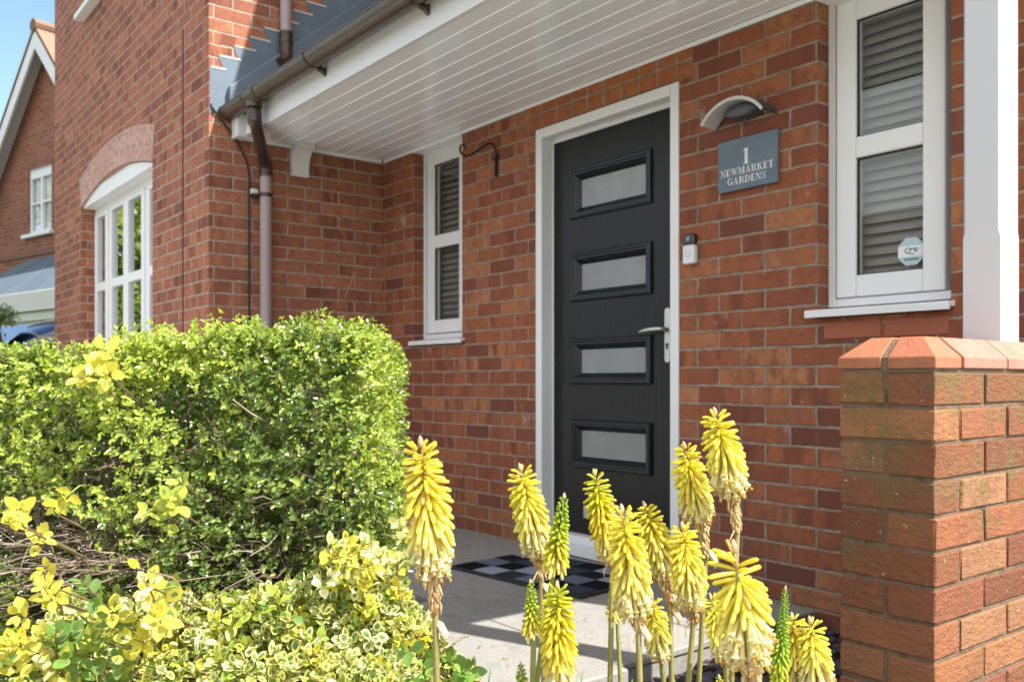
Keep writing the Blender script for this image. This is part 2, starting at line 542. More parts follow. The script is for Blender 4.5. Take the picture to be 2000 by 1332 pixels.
plain('steel', (.56, .55, .52), .30, metal=1.0, var=.05)
plain('lamp_grey', (.085, .09, .095), .42, metal=.35, var=.1)
plain('lamp_pale', (.55, .54, .52), .5, metal=.2)
plain('bell_white', (.72, .74, .76), .3)
plain('bell_black', (.012, .012, .013), .18)
plain('rubber', (.02, .02, .02), .7)
plain('clay_red', (.33, .10, .05), .8, var=.2, bump=.4, bscale=60)
plain('roof_tile', (.17, .095, .065), .75, var=.25, bump=.4, bscale=30)
plain('sticker_blue', (.42, .56, .60), .45)
plain('sticker_white', (.75, .77, .77), .45)
plain('sticker_grey', (.16, .18, .19), .5)
plain('letter_pale', (.66, .67, .66), .55)
glassmat('glass', 2.1, tint=(.96, .98, .97))
glassmat('glass_far', 2.6, wav=.03)

t = NT('slate')
o = t.obj()
n1 = t.noise(t.vscale(o, (6, 6, 9)), 2.0, 5, .6)
c = t.mixc(n1, (.085, .125, .17), (.155, .195, .235))
c = t.mixc(t.math('MULTIPLY', t.ss(t.noise(o, 55, 4), .5, .8), .4), c, (.20, .225, .25))
t.principled(c, .48, 0, .4, t.bump(t.noise(o, 90, 4), .3, .002)); M['slate'] = t.m

t = NT('door_black')
o = t.obj()
g = t.noise(t.vscale(o, (34, 34, 2.4)), 1.6, 5, .65)
g2 = t.n('ShaderNodeTexWave', wave_type='RINGS', rings_direction='Y', wave_profile='SIN')
t.put(g2.inputs['Vector'], t.vscale(o, (1.0, 1.0, .14)))
g2.inputs['Scale'].default_value = 9.0; g2.inputs['Distortion'].default_value = 5.0; g2.inputs['Detail'].default_value = 3.0; g2.inputs['Detail Scale'].default_value = 1.2
h = t.math('ADD', t.math('MULTIPLY', g, .8), t.math('MULTIPLY', g2.outputs['Fac'], .35))
c = t.mixc(g, (.006, .0065, .007), (.011, .0115, .012))
t.principled(c, t.math('ADD', .30, t.math('MULTIPLY', g, .14)), 0, .32, t.bump(h, .6, .0016)); M['door_black'] = t.m
plain('door_moulding', (.009, .0105, .014), .3, var=.05, spec=.35)

# obscure door glass: pale pattern behind a lightly rippled pane
t = NT('obscure_glass')
o = t.obj()
x, y, z = t.sep(o)
rip = t.noise(t.vscale(o, (1, 1, 1)), 95, 4, .65)
soft = t.noise(t.vscale(o, (5, 5, 5)), 1.0, 2)
fx_ = t.math('ABSOLUTE', t.math('SUBTRACT', t.math('FRACT', t.math('MULTIPLY', z, 38.0)), .5))
c = t.mixc(t.ss(soft, .3, .7), (.25, .255, .255), (.33, .335, .33))
c = t.mixc(t.math('MULTIPLY', t.ss(fx_, .34, .46), .07), c, (.16, .165, .17))
c = t.mixc(t.math('MULTIPLY', rip, .45), c, (.13, .135, .14))
c = t.mixc(t.math('MULTIPLY', t.math('SUBTRACT', 1.0, t.ss(z, .5, 1.9)), .45), c, (.15, .16, .165))  # lower panes darker: sky and ground reflections painted into the colour
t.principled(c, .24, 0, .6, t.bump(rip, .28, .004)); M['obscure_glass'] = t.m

# ------------------------------------------------------------------ the house
W = 2.93           # front wall plane beside the door
XI = -5.095        # return wall plane of the wing
YW = 1.795         # wing front plane
XE = -0.85         # right end of the house
XL = -9.18         # left end of the wing
EAVE = 5.15
house = thing('brick_house', 'red brick house with white porch soffit, black front door and brick wing', 'house', (-4.3, 4.5, 0))

DOOR = (-3.537, -2.575, 0.0, 2.129)
NWIN = (-4.712, -4.196, 1.062, 2.265)
RWIN = (-1.908, -1.416, 1.075, 2.265)
mb = MB()
wall_grid(mb, 'y', W, XI, XE, -.25, EAVE, [DOOR, NWIN, RWIN, (-3.4, -2.3, 3.62, 4.75), (-2.0, -1.2, 3.62, 4.75)])
RD = .115
for (xa, xb, za, zb) in (NWIN, RWIN, DOOR, (-3.4, -2.3, 3.62, 4.75), (-2.0, -1.2, 3.62, 4.75)):
    for x in (xa, xb):
        mb.quad((x, W, za), (x, W + RD, za), (x, W + RD, zb), (x, W, zb), uv=[(x + 0.0, za), (x + RD, za), (x + RD, zb), (x, zb)])
    mb.quad((xa, W, zb), (xb, W, zb), (xb, W + RD, zb), (xa, W + RD, zb), uv=[(xa, zb), (xb, zb), (xb, zb + RD), (xa, zb + RD)])
    mb.quad((xa, W, za), (xa, W + RD, za), (xb, W + RD, za), (xb, W, za), uv=[(xa, za), (xa, za + RD), (xb, za + RD), (xb, za)])
# right end wall and back wall
wall_grid(mb, 'x', XE, W, 9.0, -.25, EAVE)
wall_grid(mb, 'y', 9.0, XL, XE, -.25, EAVE)
mb.quad((XE, W, EAVE), (XE, 9.0, EAVE), (XE, 5.96, 7.7), (XE, 5.96, 7.7), uv=[(W, EAVE), (9, EAVE), (5.96, 7.7), (5.96, 7.7)])
wf = mb.build('front_wall', M['house_brick'], house)

mb = MB()
WW = (-8.15, -6.163, .95, 2.40)
WU = (-8.02, -6.2, 3.86, 4.85)
wall_grid(mb, 'y', YW, XL, XI, -.25, EAVE, [WW, WU])
for (xa, xb, za, zb) in (WW, WU):
    for x in (xa, xb):
        mb.quad((x, YW, za), (x, YW + .15, za), (x, YW + .15, zb), (x, YW, zb), uv=[(x, za), (x + .15, za), (x + .15, zb), (x, zb)])
    mb.quad((xa, YW, zb), (xb, YW, zb), (xb, YW + .15, zb), (xa, YW + .15, zb), uv=[(xa, zb), (xb, zb), (xb, zb + .1), (xa, zb + .1)])
# return wall, uv continues round the corner
def retq(ya, yb, za, zb):
    mb.quad((XI, ya, za), (XI, yb, za), (XI, yb, zb), (XI, ya, zb), uv=[(ya - YW + XI + .005, za), (yb - YW + XI + .005, za), (yb - YW + XI + .005, zb), (ya - YW + XI + .005, zb)])
retq(YW, W, -.25, EAVE)
wall_grid(mb, 'x', XL, YW, 9.0, -.25, EAVE)
mb.quad((XL, YW, EAVE), (XI, YW, EAVE), ((XL + XI) / 2, YW, 6.9), ((XL + XI) / 2, YW, 6.9), uv=[(XL, EAVE), (XI, EAVE), ((XL + XI) / 2, 6.9), ((XL + XI) / 2, 6.9)])
mb.build('wing_wall', M['wing_brick'], house)

# soldier band over the front door
mb = MB()
mb.box(-3.62, -2.50, W - .003, W + .05, 2.132, 2.262)
mb.build('door_lintel', M['lintel_brick'], house)

# arch over the wing window (two header rings), laid along the arc
def arch_pts(n, xa, xb, zs, rise):
    w = (xb - xa) / 2; Rr = (w * w + rise * rise) / (2 * rise); cx = (xa + xb) / 2; cz = zs + rise - Rr
    a0 = math.asin(w / Rr)
    return [(cx + Rr * math.sin(-a0 + 2 * a0 * k / n), cz + Rr * math.cos(-a0 + 2 * a0 * k / n), -a0 + 2 * a0 * k / n) for k in range(n + 1)], Rr
AX0, AX1, AZ, AR = -8.13, -6.16, 2.298, .125
pts, Rr = arch_pts(24, AX0, AX1, AZ, AR)
mb = MB(); th = .245
for k in range(24):
    (xa, za, aa), (xb, zb, ab) = pts[k], pts[k + 1]
    def off(x, z, a, r): return (x + math.sin(a) * r, z + math.cos(a) * r)
    ya, yb = YW - .004, YW + .09
    o0 = off(xa, za, aa, th); o1 = off(xb, zb, ab, th)
    ua, ub = aa * Rr, ab * Rr
    mb.quad((xa, ya, za), (xb, ya, zb), (o1[0], ya, o1[1]), (o0[0], ya, o0[1]), uv=[(0, ua), (0, ub), (th, ub), (th, ua)])
    mb.quad((xa, yb, za), (xb, yb, zb), (xb, ya, zb), (xa, ya, za), uv=[(-.1, ua), (-.1, ub), (0, ub), (0, ua)])
    mb.quad((o0[0], ya, o0[1]), (o1[0], ya, o1[1]), (o1[0], yb, o1[1]), (o0[0], yb, o0[1]), uv=[(th, ua), (th, ub), (th + .1, ub), (th + .1, ua)])
for (x, z, a) in (pts[0], pts[-1]):
    o0 = (x + math.sin(a) * th, z + math.cos(a) * th)
    mb.quad((x, YW - .004, z), (o0[0], YW - .004, o0[1]), (o0[0], YW + .09, o0[1]), (x, YW + .09, z), uv=[(0, 0), (th, 0), (th, .09), (0, .09)])
mb.build('window_arch', M['arch_brick'], house)

# white arched head panel with its flat underside
mb = MB()
pl = [(x, z - .006) for x, z, a in pts]
poly = [(AX0 + .004, AZ - .012)] + [(min(max(x, AX0 + .004), AX1 - .004), z) for x, z in pl] + [(AX1 - .004, AZ - .012)]
poly = poly[:1] + poly[1:-1] + poly[-1:]
mb.prism(poly, lambda x, z: (x, YW + .012, z), lambda x, z: (x, YW + .14, z))
mb.build('window_head', M['upvc_cream'], house)

# movement joint down the wing front
mb = MB(); mb.box(-5.548, -5.536, YW - .004, YW + .01, -.2, 2.99)
mb.build('movement_joint', M['rubber'], house)

# ---- windows
def window(name, x0, x1, z0, z1, yf, casements, sill=None, frame_w=.03, sash_w=.075, depth=.06, blind=True, bars=()):
    fr = MB()
    for (a, b, c, d) in ((x0, x0 + frame_w, z0, z1), (x1 - frame_w, x1, z0, z1), (x0 + frame_w, x1 - frame_w, z0, z0 + frame_w), (x0 + frame_w, x1 - frame_w, z1 - frame_w, z1)):
        fr.box(a, b, yf, yf + depth, c, d)
    w = fr.build('window', M['upvc'], house, bevel=.003)
    for (a, b, c, d, rows) in casements:
        s = MB(); ys = yf - .012
        sw = sash_w
        s.box(a, a + sw, ys, ys + .05, c, d); s.box(b - sw, b, ys, ys + .05, c, d)
        s.box(a + sw, b - sw, ys, ys + .05, c, c + sw); s.box(a + sw, b - sw, ys, ys + .05, d - sw, d)
        for (q0, q1) in rows: s.box(a + sw, b - sw, ys, ys + .05, q0, q1)
        s.build('sash', M['upvc'], w, bevel=.006, seg=3)
        g = MB(); ga = .004
        bead = MB()
        edges = [c + sw] + [k for r in rows for k in r] + [d - sw]
        for k in range(0, len(edges), 2):
            g.box(a + sw - ga, b - sw + ga, ys + .022, ys + .030, edges[k] - ga, edges[k + 1] + ga)
            e0, e1 = edges[k], edges[k + 1]; q = .004; yb = ys + .012
            bead.box(a + sw, a + sw + q, yb, yb + .01, e0, e1); bead.box(b - sw - q, b - sw, yb, yb + .01, e0, e1)
            bead.box(a + sw + q, b - sw - q, yb, yb + .01, e0, e0 + q); bead.box(a + sw + q, b - sw - q, yb, yb + .01, e1 - q, e1)
        g.build('pane', M['glass'], w)
        bead.build('gasket', M['rubber'], w)
    if sill:
        s = MB(); sx0, sx1, sz0, sz1, sy = sill
        prof = [(yf + .05, sz0 + .012), (yf + .05, sz1 + .012), (yf - .005, sz1 + .010), (sy + .006, sz1), (sy, sz1 - .004), (sy, sz0), (sy + .014, sz0), (sy + .016, sz0 + .012)]
        s.prism(prof, lambda y, z: (sx0, y, z), lambda y, z: (sx1, y, z))
        s.build('sill', M['upvc'], w, bevel=.002)
    return w

window('window', -4.712, -4.196, 1.10, 2.258, 2.996, [(-4.655, -4.232, 1.135, 2.232, [(1.648, 1.726)])], sill=(-4.735, -4.172, 1.062, 1.088, 2.898), sash_w=.078)
window('window', -1.906, -1.418, 1.118, 2.262, 2.996, [(-1.866, -1.462, 1.150, 2.232, [(1.652, 1.728)])], sill=(-1.935, -1.403, 1.076, 1.104, 2.885), sash_w=.078)
# sealant lines and a cut brick course below the right window
mb = MB()
for k in range(2):
    a = -1.88 + k * .235
    mb.bevbox(a, a + .222, W - .0035, W + .02, .998, 1.060, .002)
mb.build('sill_course', M['clay_red'], house)

# wing window: four lights with a transom
w = MB()
y0, y1 = 1.902, 1.96
X0, X1, Z0, Z1 = -8.145, -6.17, .955, 2.286
w.box(X0, X0 + .05, y0, y1, Z0, Z1); w.box(X1 - .05, X1, y0, y1, Z0, Z1)
w.box(X0 + .05, X1 - .05, y0, y1, Z0, Z0 + .06); w.box(X0 + .05, X1 - .05, y0, y1, Z1 - .055, Z1)
for xc in (-7.66, -6.655): w.box(xc - .035, xc + .035, y0, y1, Z0 + .06, Z1 - .055)
wing_win = w.build('window', M['upvc'], house, bevel=.003)
for (a, b) in ((-8.09, -7.70), (-7.62, -7.165), (-7.155, -6.695), (-6.615, -6.225)):
    s = MB(); ys = y0 - .016; sw = .06
    zz0, zz1 = Z0 + .065, Z1 - .06
    s.box(a, a + sw, ys, ys + .05, zz0, zz1); s.box(b - sw, b, ys, ys + .05, zz0, zz1)
    s.box(a + sw, b - sw, ys, ys + .05, zz0, zz0 + sw); s.box(a + sw, b - sw, ys, ys + .05, zz1 - sw * .5, zz1)
    s.box(a + sw, b - sw, ys, ys + .05, 1.585, 1.655)
    s.build('sash', M['upvc'], wing_win, bevel=.005)
    g = MB()
    g.box(a + sw - .003, b - sw + .003, ys + .024, ys + .032, zz0 + sw - .003, 1.588)
    g.box(a + sw - .003, b - sw + .003, ys + .024, ys + .032, 1.652, zz1 - sw * .5 + .003)
    g.build('pane', M['glass_far'], wing_win)
s = MB(); s.box(X0 - .03, X1 + .03, 1.745, 1.93, .915, .952); s.build('sill', M['upvc'], wing_win, bevel=.004)

# upper windows (only the wing's sill shows)
def simple_window(x0, x1, z0, z1, yf, sill=True):
    w = MB(); f = .06
    w.box(x0, x0 + f, yf, yf + .05, z0, z1); w.box(x1 - f, x1, yf, yf + .05, z0, z1)
    w.box(x0 + f, x1 - f, yf, yf + .05, z0, z0 + f); w.box(x0 + f, x1 - f, yf, yf + .05, z1 - f, z1)
    xm = (x0 + x1) / 2; w.box(xm - .03, xm + .03, yf, yf + .05, z0 + f, z1 - f)
    ob = w.build('window', M['upvc'], house, bevel=.003)
    g = MB(); g.box(x0 + f - .003, xm - .027, yf + .02, yf + .028, z0 + f - .003, z1 - f + .003); g.box(xm + .027, x1 - f + .003, yf + .02, yf + .028, z0 + f - .003, z1 - f + .003)
    g.build('pane', M['glass_far'], ob)
    s = MB(); s.box(x0 - .05, x1 + .05, yf - .16, yf + .03, z0 - .05, z0 - .008); s.build('sill', M['upvc_cream'], ob, bevel=.004)
simple_window(-8.02, -6.2, 3.875, 4.845, 1.88)
simple_window(-3.395, -2.305, 3.63, 4.745, W + .06)
simple_window(-1.995, -1.205, 3.63, 4.745, W + .06)

# dark rooms behind the glass
mb = MB()
def room(x0, x1, y0, y1, z0, z1):
    mb.quad((x0, y1, z0), (x1, y1, z0), (x1, y1, z1), (x0, y1, z1))
    mb.quad((x0, y0, z0), (x0, y1, z0), (x0, y1, z1), (x0, y0, z1)); mb.quad((x1, y0, z0), (x1, y1, z0), (x1, y1, z1), (x1, y0, z1))
    mb.quad((x0, y0, z0), (x1, y0, z0), (x1, y1, z0), (x0, y1, z0)); mb.quad((x0, y0, z1), (x1, y0, z1), (x1, y1, z1), (x0, y1, z1))
room(-4.9, -4.0, W + RD + .001, 4.3, .6, 2.5); room(-2.1, -1.1, W + RD + .001, 4.3, .6, 2.5)
room(-8.6, -5.5, YW + .20, 4.6, .2, 2.6); room(-8.6, -5.5, YW + .20, 4.6, 3.3, 5.0); room(-3.6, -1.0, W + .17, 5.0, 3.3, 5.0)
mb.build('room', M['interior'], house)

# ---- front door
door = MB()
fy = W - .006
dz1 = 2.126
door.box(DOOR[0] + .002, DOOR[0] + .050, fy, fy + .07, .02, dz1); door.box(DOOR[1] - .050, DOOR[1] - .002, fy, fy + .07, .02, dz1)
door.box(DOOR[0] + .050, DOOR[1] - .050, fy, fy + .07, dz1 - .05, dz1)
# rebate behind the face
door.box(DOOR[0] + .004, DOOR[0] + .058, fy + .0705, fy + .115, .02, dz1 - .004); door.box(DOOR[1] - .058, DOOR[1] - .004, fy + .0705, fy + .115, .02, dz1 - .004)
door.box(DOOR[0] + .058, DOOR[1] - .058, fy + .0705, fy + .115, dz1 - .070, dz1 - .004)
front_door = door.build('front_door', M['upvc_cream'], house, bevel=.004, seg=3)
mb = MB()
mb.box(DOOR[0] - .004, DOOR[1] + .004, W - .035, W + .105, .004, .055)
mb.prism([(W - .012, .0555), (W + .10, .0555), (W + .10, .092), (W + .03, .088)], lambda y, z: (DOOR[0] + .052, y, z), lambda y, z: (DOOR[1] - .052, y, z))
mb.build('threshold', M['upvc'], front_door, bevel=.004)
LX0, LX1, LZ0, LZ1, LY = -3.476, -2.634, .096, 2.054, 3.0
PX0, PX1 = -3.346, -2.797
PZ = [(1.648, 1.897), (1.237, 1.478), (.828, 1.056), (.415, .657)]
GI = .054
mb = MB()
holes = [(PX0 + GI - .012, PX1 - GI + .012, a + GI - .012, b - GI + .012) for a, b in PZ]
wall_grid(mb, 'y', LY, LX0, LX1, LZ0, LZ1, holes)
wall_grid(mb, 'y', LY + .044, LX0, LX1, LZ0, LZ1, holes)
mb.quad((LX0, LY, LZ0), (LX0, LY + .044, LZ0), (LX0, LY + .044, LZ1), (LX0, LY, LZ1)); mb.quad((LX1, LY, LZ0), (LX1, LY + .044, LZ0), (LX1, LY + .044, LZ1), (LX1, LY, LZ1))
mb.quad((LX0, LY, LZ1), (LX1, LY, LZ1), (LX1, LY + .044, LZ1), (LX0, LY + .044, LZ1))
mb.build('door_leaf', M['door_black'], front_door)
for a, b in PZ:
    mb = MB()
    # mitred moulding: profile (inset from outer edge, depth y)
    prof = [(0.0, LY + .001), (.002, LY - .012), (.010, LY - .017), (.018, LY - .016), (.022, LY - .010), (.030, LY - .010), (.040, LY - .002), (.050, LY + .010), (.056, LY + .018), (.056, LY + .03)]
    rings = []
    for ins, y in prof:
        rings.append([mb.vert(p) for p in ((PX0 + ins, y, a + ins), (PX1 - ins, y, a + ins), (PX1 - ins, y, b - ins), (PX0 + ins, y, b - ins))])
    for r0, r1 in zip(rings[:-1], rings[1:]):
        for k in range(4): mb.face((r0[k], r0[(k + 1) % 4], r1[(k + 1) % 4], r1[k]))
    mo = mb.build('glazing_bead', M['door_moulding'], front_door, auto=30)
    g = MB(); g.box(PX0 + GI - .004, PX1 - GI + .004, LY + .020, LY + .026, a + GI - .004, b - GI + .004)
    g.build('door_pane', M['obscure_glass'], front_door)
# lever handle on a long back plate
mb = MB()
hx, hz0, hz1 = -2.7, .925, 1.170
n = 10; pl = []
for k in range(n + 1):
    a = math.pi * k / n; pl.append((hx + .0165 * math.cos(a), hz1 - .0165 + .0165 * math.sin(a)))
for k in range(n + 1):
    a = math.pi + math.pi * k / n; pl.append((hx + .0165 * math.cos(a), hz0 + .0165 + .0165 * math.sin(a)))
mb.prism(pl, lambda x, z: (x, LY - .010, z), lambda x, z: (x, LY - .0005, z))
hd = [(hx, LY - .011, 1.074), (hx, LY - .035, 1.074), (hx - .006, LY - .047, 1.074), (hx - .022, LY - .052, 1.075), (hx - .06, LY - .053, 1.075), (hx - .105, LY - .05, 1.071), (hx - .135, LY - .048, 1.067)]
mb.tube(hd, [.0105, .010, .0105, .011, .0115, .0105, .006], 12)
handle = mb.build('door_handle', M['steel'], front_door, auto=40, bevel=.002)
mb = MB(); mb.tube([(hx, LY - .0105, 1.005), (hx, LY - .0125, 1.005)], .0085, 14); mb.box(hx - .004, hx + .004, LY - .0125, LY - .0105, .985, 1.0)
mb.build('lock_cylinder', M['lamp_grey'], front_door)
# letter plate low on the door, half hidden by the flowers
mb = MB()
mb.bevbox(-3.247, -2.917, LY - .012, LY - .0005, .172, .240, .004)
mb.build('letter_plate', M['steel'], front_door)

# ---- porch: soffit boards, fascia, post, corbel, roof, flashing
ZS = 2.268
YF = 1.972
mb = MB()
prof = []
yy = YF + .022
nb = 10; bw_ = (W - .016 - yy) / nb
for k in range(nb):
    y_ = yy + k * bw_
    prof += [(y_, ZS + .0042), (y_ + .004, ZS + .0042), (y_ + .0075, ZS), (y_ + bw_ - .0035, ZS), (y_ + bw_, ZS + .0042)]
for (ya, za), (yb, zb) in zip(prof[:-1], prof[1:]):
    if abs(ya - yb) < 1e-6: continue
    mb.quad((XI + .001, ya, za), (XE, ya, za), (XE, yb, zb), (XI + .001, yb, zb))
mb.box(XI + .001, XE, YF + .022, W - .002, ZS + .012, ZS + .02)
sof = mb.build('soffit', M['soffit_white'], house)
mb = MB()
for (xa, xb) in ((XI + .018, -4.70), (-4.20, -1.905), (-1.42, XE)):
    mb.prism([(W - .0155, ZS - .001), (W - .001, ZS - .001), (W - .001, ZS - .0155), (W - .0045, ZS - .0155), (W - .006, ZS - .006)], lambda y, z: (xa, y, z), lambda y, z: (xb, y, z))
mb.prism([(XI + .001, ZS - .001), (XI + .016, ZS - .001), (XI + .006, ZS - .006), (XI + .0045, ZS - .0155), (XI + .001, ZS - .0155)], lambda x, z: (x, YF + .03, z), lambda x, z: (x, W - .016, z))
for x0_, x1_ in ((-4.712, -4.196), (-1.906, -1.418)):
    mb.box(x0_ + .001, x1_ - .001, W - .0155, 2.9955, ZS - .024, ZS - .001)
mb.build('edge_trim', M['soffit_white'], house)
mb = MB()
mb.prism([(YF, ZS - .012), (YF, 2.43), (YF + .021, 2.43), (YF + .021, ZS - .012)], lambda y, z: (XI + .10, y, z), lambda y, z: (XE + .0, y, z))
fas = mb.build('fascia', M['paint_white'], house, bevel=.003)
for xn in (-4.62, -4.1, -3.62, -3.1, -2.55):
    for zn in (2.30, 2.335):
        mb = MB(); xr = xn + R_.uniform(-.02, .02)
        mb.tube([(xr, YF - .0012, zn), (xr, YF + .002, zn)], .0035, 6)
        mb.build('nail_head', M['lamp_pale'], fas)
mb = MB()
mb.box(XI + .002, XI + .099, 1.925, YF + .02, 2.245, 2.375)
mb.build('eaves_box', M['paint_white'], house, bevel=.004)
# end board closing the porch at the right
mb = MB(); mb.prism([(YF + .022, ZS - .012), (YF + .022, 2.43), (W - .002, 3.22), (W - .002, ZS - .012)], lambda y, z: (XE + .001, y, z), lambda y, z: (XE + .022, y, z))
mb.build('gable_board', M['paint_white'], house, bevel=.003)

# post: square, chamfered above the lower block
px0, px1, py0, py1 = -1.0605, -.9695, 2.2535, 2.3525
mb = MB()
def oct_(ins, z):
    c_ = ins
    return [mb.vert(p) for p in ((px0 + c_, py0, z), (px1 - c_, py0, z), (px1, py0 + c_, z), (px1, py1 - c_, z), (px1 - c_, py1, z), (px0 + c_, py1, z), (px0, py1 - c_, z), (px0, py0 + c_, z))]
seq = [oct_(.0015, .9405), oct_(.0015, 1.195), oct_(.0065, 1.212), oct_(.0065, ZS - .10), oct_(.0015, ZS - .08), oct_(.0015, ZS + .004)]
for a, b in zip(seq[:-1], seq[1:]):
    for k in range(8): mb.face((a[k], a[(k + 1) % 8], b[(k + 1) % 8], b[k]))
mb.face(tuple(reversed(seq[0]))); mb.face(tuple(seq[-1]))
mb.build('porch_post', M['post_white'], house)

# white corbel on the return wall under the soffit
mb = MB()
cp = [(XI + .001, 2.080), (XI + .045, 2.080), (XI + .045, 2.125), (XI + .050, 2.155), (XI + .060, 2.185), (XI + .076, 2.212), (XI + .098, 2.232), (XI + .125, 2.238), (XI + .125, ZS - .001), (XI + .001, ZS - .001)]
mb.prism(cp, lambda x, z: (x, 2.287, z), lambda x, z: (x, 2.392, z))
mb.prism([(XI + .012, 2.13), (XI + .034, 2.13), (XI + .045, 2.185), (XI + .07, 2.222), (XI + .012, 2.235)], lambda x, z: (x, 2.2835, z), lambda x, z: (x, 2.290, z))
mb.build('corbel', M['paint_white'], house, bevel=.003)

# porch roof slope
TP = math.tan(math.radians(40))
mb = MB()
for k in range(10):
    ya = 1.935 + k * .10; yb = ya + .125
    if ya > W - .05: break
    yb = min(yb, W - .002)
    za = 2.432 + (ya - 1.935) * TP; zb = 2.432 + (yb - 1.935) * TP
    mb.prism([(ya, za), (ya, za + .018), (yb, zb + .006), (yb, zb)], lambda y, z: (XI + .012, y, z), lambda y, z: (XE + .06, y, z))
mb.build('porch_roof', M['roof_tile'], house)
# stepped lead flashing up the return wall: saw teeth tucked into the mortar joints
def roofz(y): return 2.432 + (y - 1.935) * TP
def tooth(z): return 2.061 + (z - 2.788) / .83
fx = XI + .004
poly = [(YW + .004, 2.375), (YW + .004, 2.4935)]
z = 2.488
first = True
while z < 3.42:
    yt = tooth(z)
    if yt > YW + .02:
        a_ = max(yt - .125, YW + .005)
        if poly[-1][1] < z - .002 and not first: pass
        poly += [(a_, z), (yt, z + .001)]
        first = False
    z += .075
ylast = poly[-1][0]
poly += [(ylast, roofz(ylast) + .004), (1.93, 2.405)]
mb = MB()
a = [mb.vert((fx, p[0], p[1])) for p in poly]; b = [mb.vert((XI + .0005, p[0], p[1])) for p in poly]
mb.face(tuple(a))
for k in range(len(a)): mb.face((a[k], a[(k + 1) % len(a)], b[(k + 1) % len(a)], b[k]))
fl = mb.build('flashing', M['lead'], house)
mb = MB(); z = 2.488
while z < 3.42:
    yt = tooth(z)
    if yt > YW + .03: mb.box(XI + .0008, fx + .0025, max(yt - .115, YW + .01), yt + .012, z - .004, z + .008, .001)
    z += .075
mb.build('pointing', M['mortar_pale'], fl)
# lead dressed over a kerb where the roof meets the wall
mb = MB()
def kz(y): return roofz(y) + .135
kp = [(1.90, roofz(1.90)), (1.90, kz(1.90)), (W - .02, kz(W - .02)), (W - .02, roofz(W - .02)), (1.94, roofz(1.94) + .002)]
mb.prism(kp, lambda y, z: (fx + .0005, y, z), lambda y, z: (XI + .05, y, z))
mb.build('lead_kerb', M['lead'], house, bevel=.006)

# gutter: half round with a lip, end stop, brackets, outlet
GY, GZ, GR = 1.905, 2.406, .057
mb = MB()
def gut(r, x, k, n=14):
    a = math.pi + math.pi * k / n
    return (x, GY + r * math.cos(a), GZ + r * math.sin(a))
n = 14
gx0, gx1 = XI + .012, XE + .04
for k in range(n):
    mb.quad(gut(GR, gx0, k), gut(GR, gx1, k), gut(GR, gx1, k + 1), gut(GR, gx0, k + 1))
    mb.quad(gut(GR - .003, gx0, k), gut(GR - .003, gx1, k), gut(GR - .003, gx1, k + 1), gut(GR - .003, gx0, k + 1))
for sgn in (-1, 1):
    mb.tube([(gx0, GY + sgn * (GR - .001), GZ), (gx1, GY + sgn * (GR - .001), GZ)], .0042, 8)
gutter = mb.build('gutter', M['gutter_brown'], house, smooth=True)
for xx in (gx0, gx1 - .004):
    mb = MB()
    a = [gut(GR + .003, xx, k) for k in range(n + 1)]; b = [(xx + .005, p[1], p[2]) for p in a]
    ia = [mb.vert(p) for p in a]; ib = [mb.vert(p) for p in b]
    mb.face(tuple(ia)); mb.face(tuple(reversed(ib)))
    for k in range(n): mb.face((ia[k], ia[k + 1], ib[k + 1], ib[k]))
    mb.build('end_stop', M['pipe_brown'], gutter)
def band(mb, x, w, r):
    for k in range(n):
        mb.quad(gut(r, x - w, k), gut(r, x + w, k), gut(r, x + w, k + 1), gut(r, x - w, k + 1))
    for xx in (x - w, x + w):
        for k in range(n): mb.quad(gut(r, xx, k), gut(GR - .001, xx, k), gut(GR - .001, xx, k + 1), gut(r, xx, k + 1))
for xb in (-3.98, -3.06, -2.14, -1.22):
    mb = MB()
    band(mb, xb, .011, GR + .004)
    mb.prism([(GY + .015, GZ - GR - .002), (GY + .03, GZ - GR + .01), (YF - .001, GZ - .045), (YF - .001, GZ - .085), (GY + .045, GZ - GR - .012)], lambda y, z: (xb - .011, y, z), lambda y, z: (xb + .011, y, z))
    mb.tube([(xb, GY - GR - .004, GZ - .004), (xb, GY - GR - .004, GZ + .008)], .008, 8)
    mb.build('gutter_bracket', M['pipe_brown'], gutter)
mb = MB()
band(mb, -4.775, .017, GR + .005); band(mb, -4.615, .017, GR + .005); band(mb, -4.695, .07, GR + .002)
for xb in (-4.775, -4.615): mb.tube([(xb, GY - GR - .005, GZ - .006), (xb, GY - GR - .005, GZ + .008)], .009, 8)
mb.tube([(-4.695, GY - .004, GZ - GR + .01), (-4.695, GY - .004, GZ - GR - .02)], .043, 18)
mb.build('outlet', M['gutter_brown'], gutter)

# downpipe: offset bend from the gutter back to the return wall, then straight down
pxw, pyw = XI + .055, 2.112
mb = MB()
st = Vector((-4.695, GY - .004, GZ - GR - .01)); e1 = Vector((-4.695, GY - .002, 2.262))
w1 = Vector((pxw, pyw, 2.115)); 
dirv = (w1 - e1).normalized()
mb.tube([st, e1 + Vector((0, 0, .02)), e1, e1 + dirv * .03, w1 - dirv * .03, w1, w1 - Vector((0, 0, .05))], [.036, .036, .0355, .034, .034, .0345, .036], 20)
dp = mb.build('downpipe', M['pipe_brown'], house, smooth=True)
mb = MB()
mb.tube([e1 + Vector((0, 0, .045)), e1 + Vector((0, 0, -.0)), e1 + dirv * .02], .0395, 20)
mb.build('pipe_socket', M['pipe_brown'], dp, auto=40)
mb = MB()
mb.tube([w1 - dirv * .05, w1 - dirv * .015, w1 - Vector((0, 0, .02)), w1 - Vector((0, 0, .07))], .0405, 20)
mb.build('pipe_socket', M['pipe_brown'], dp, auto=40)
mb = MB(); mb.tube([(pxw, pyw, 2.07), (pxw, pyw, .02)], .034, 24); mb.build('pipe_length', M['pipe_faded'], dp, auto=40)
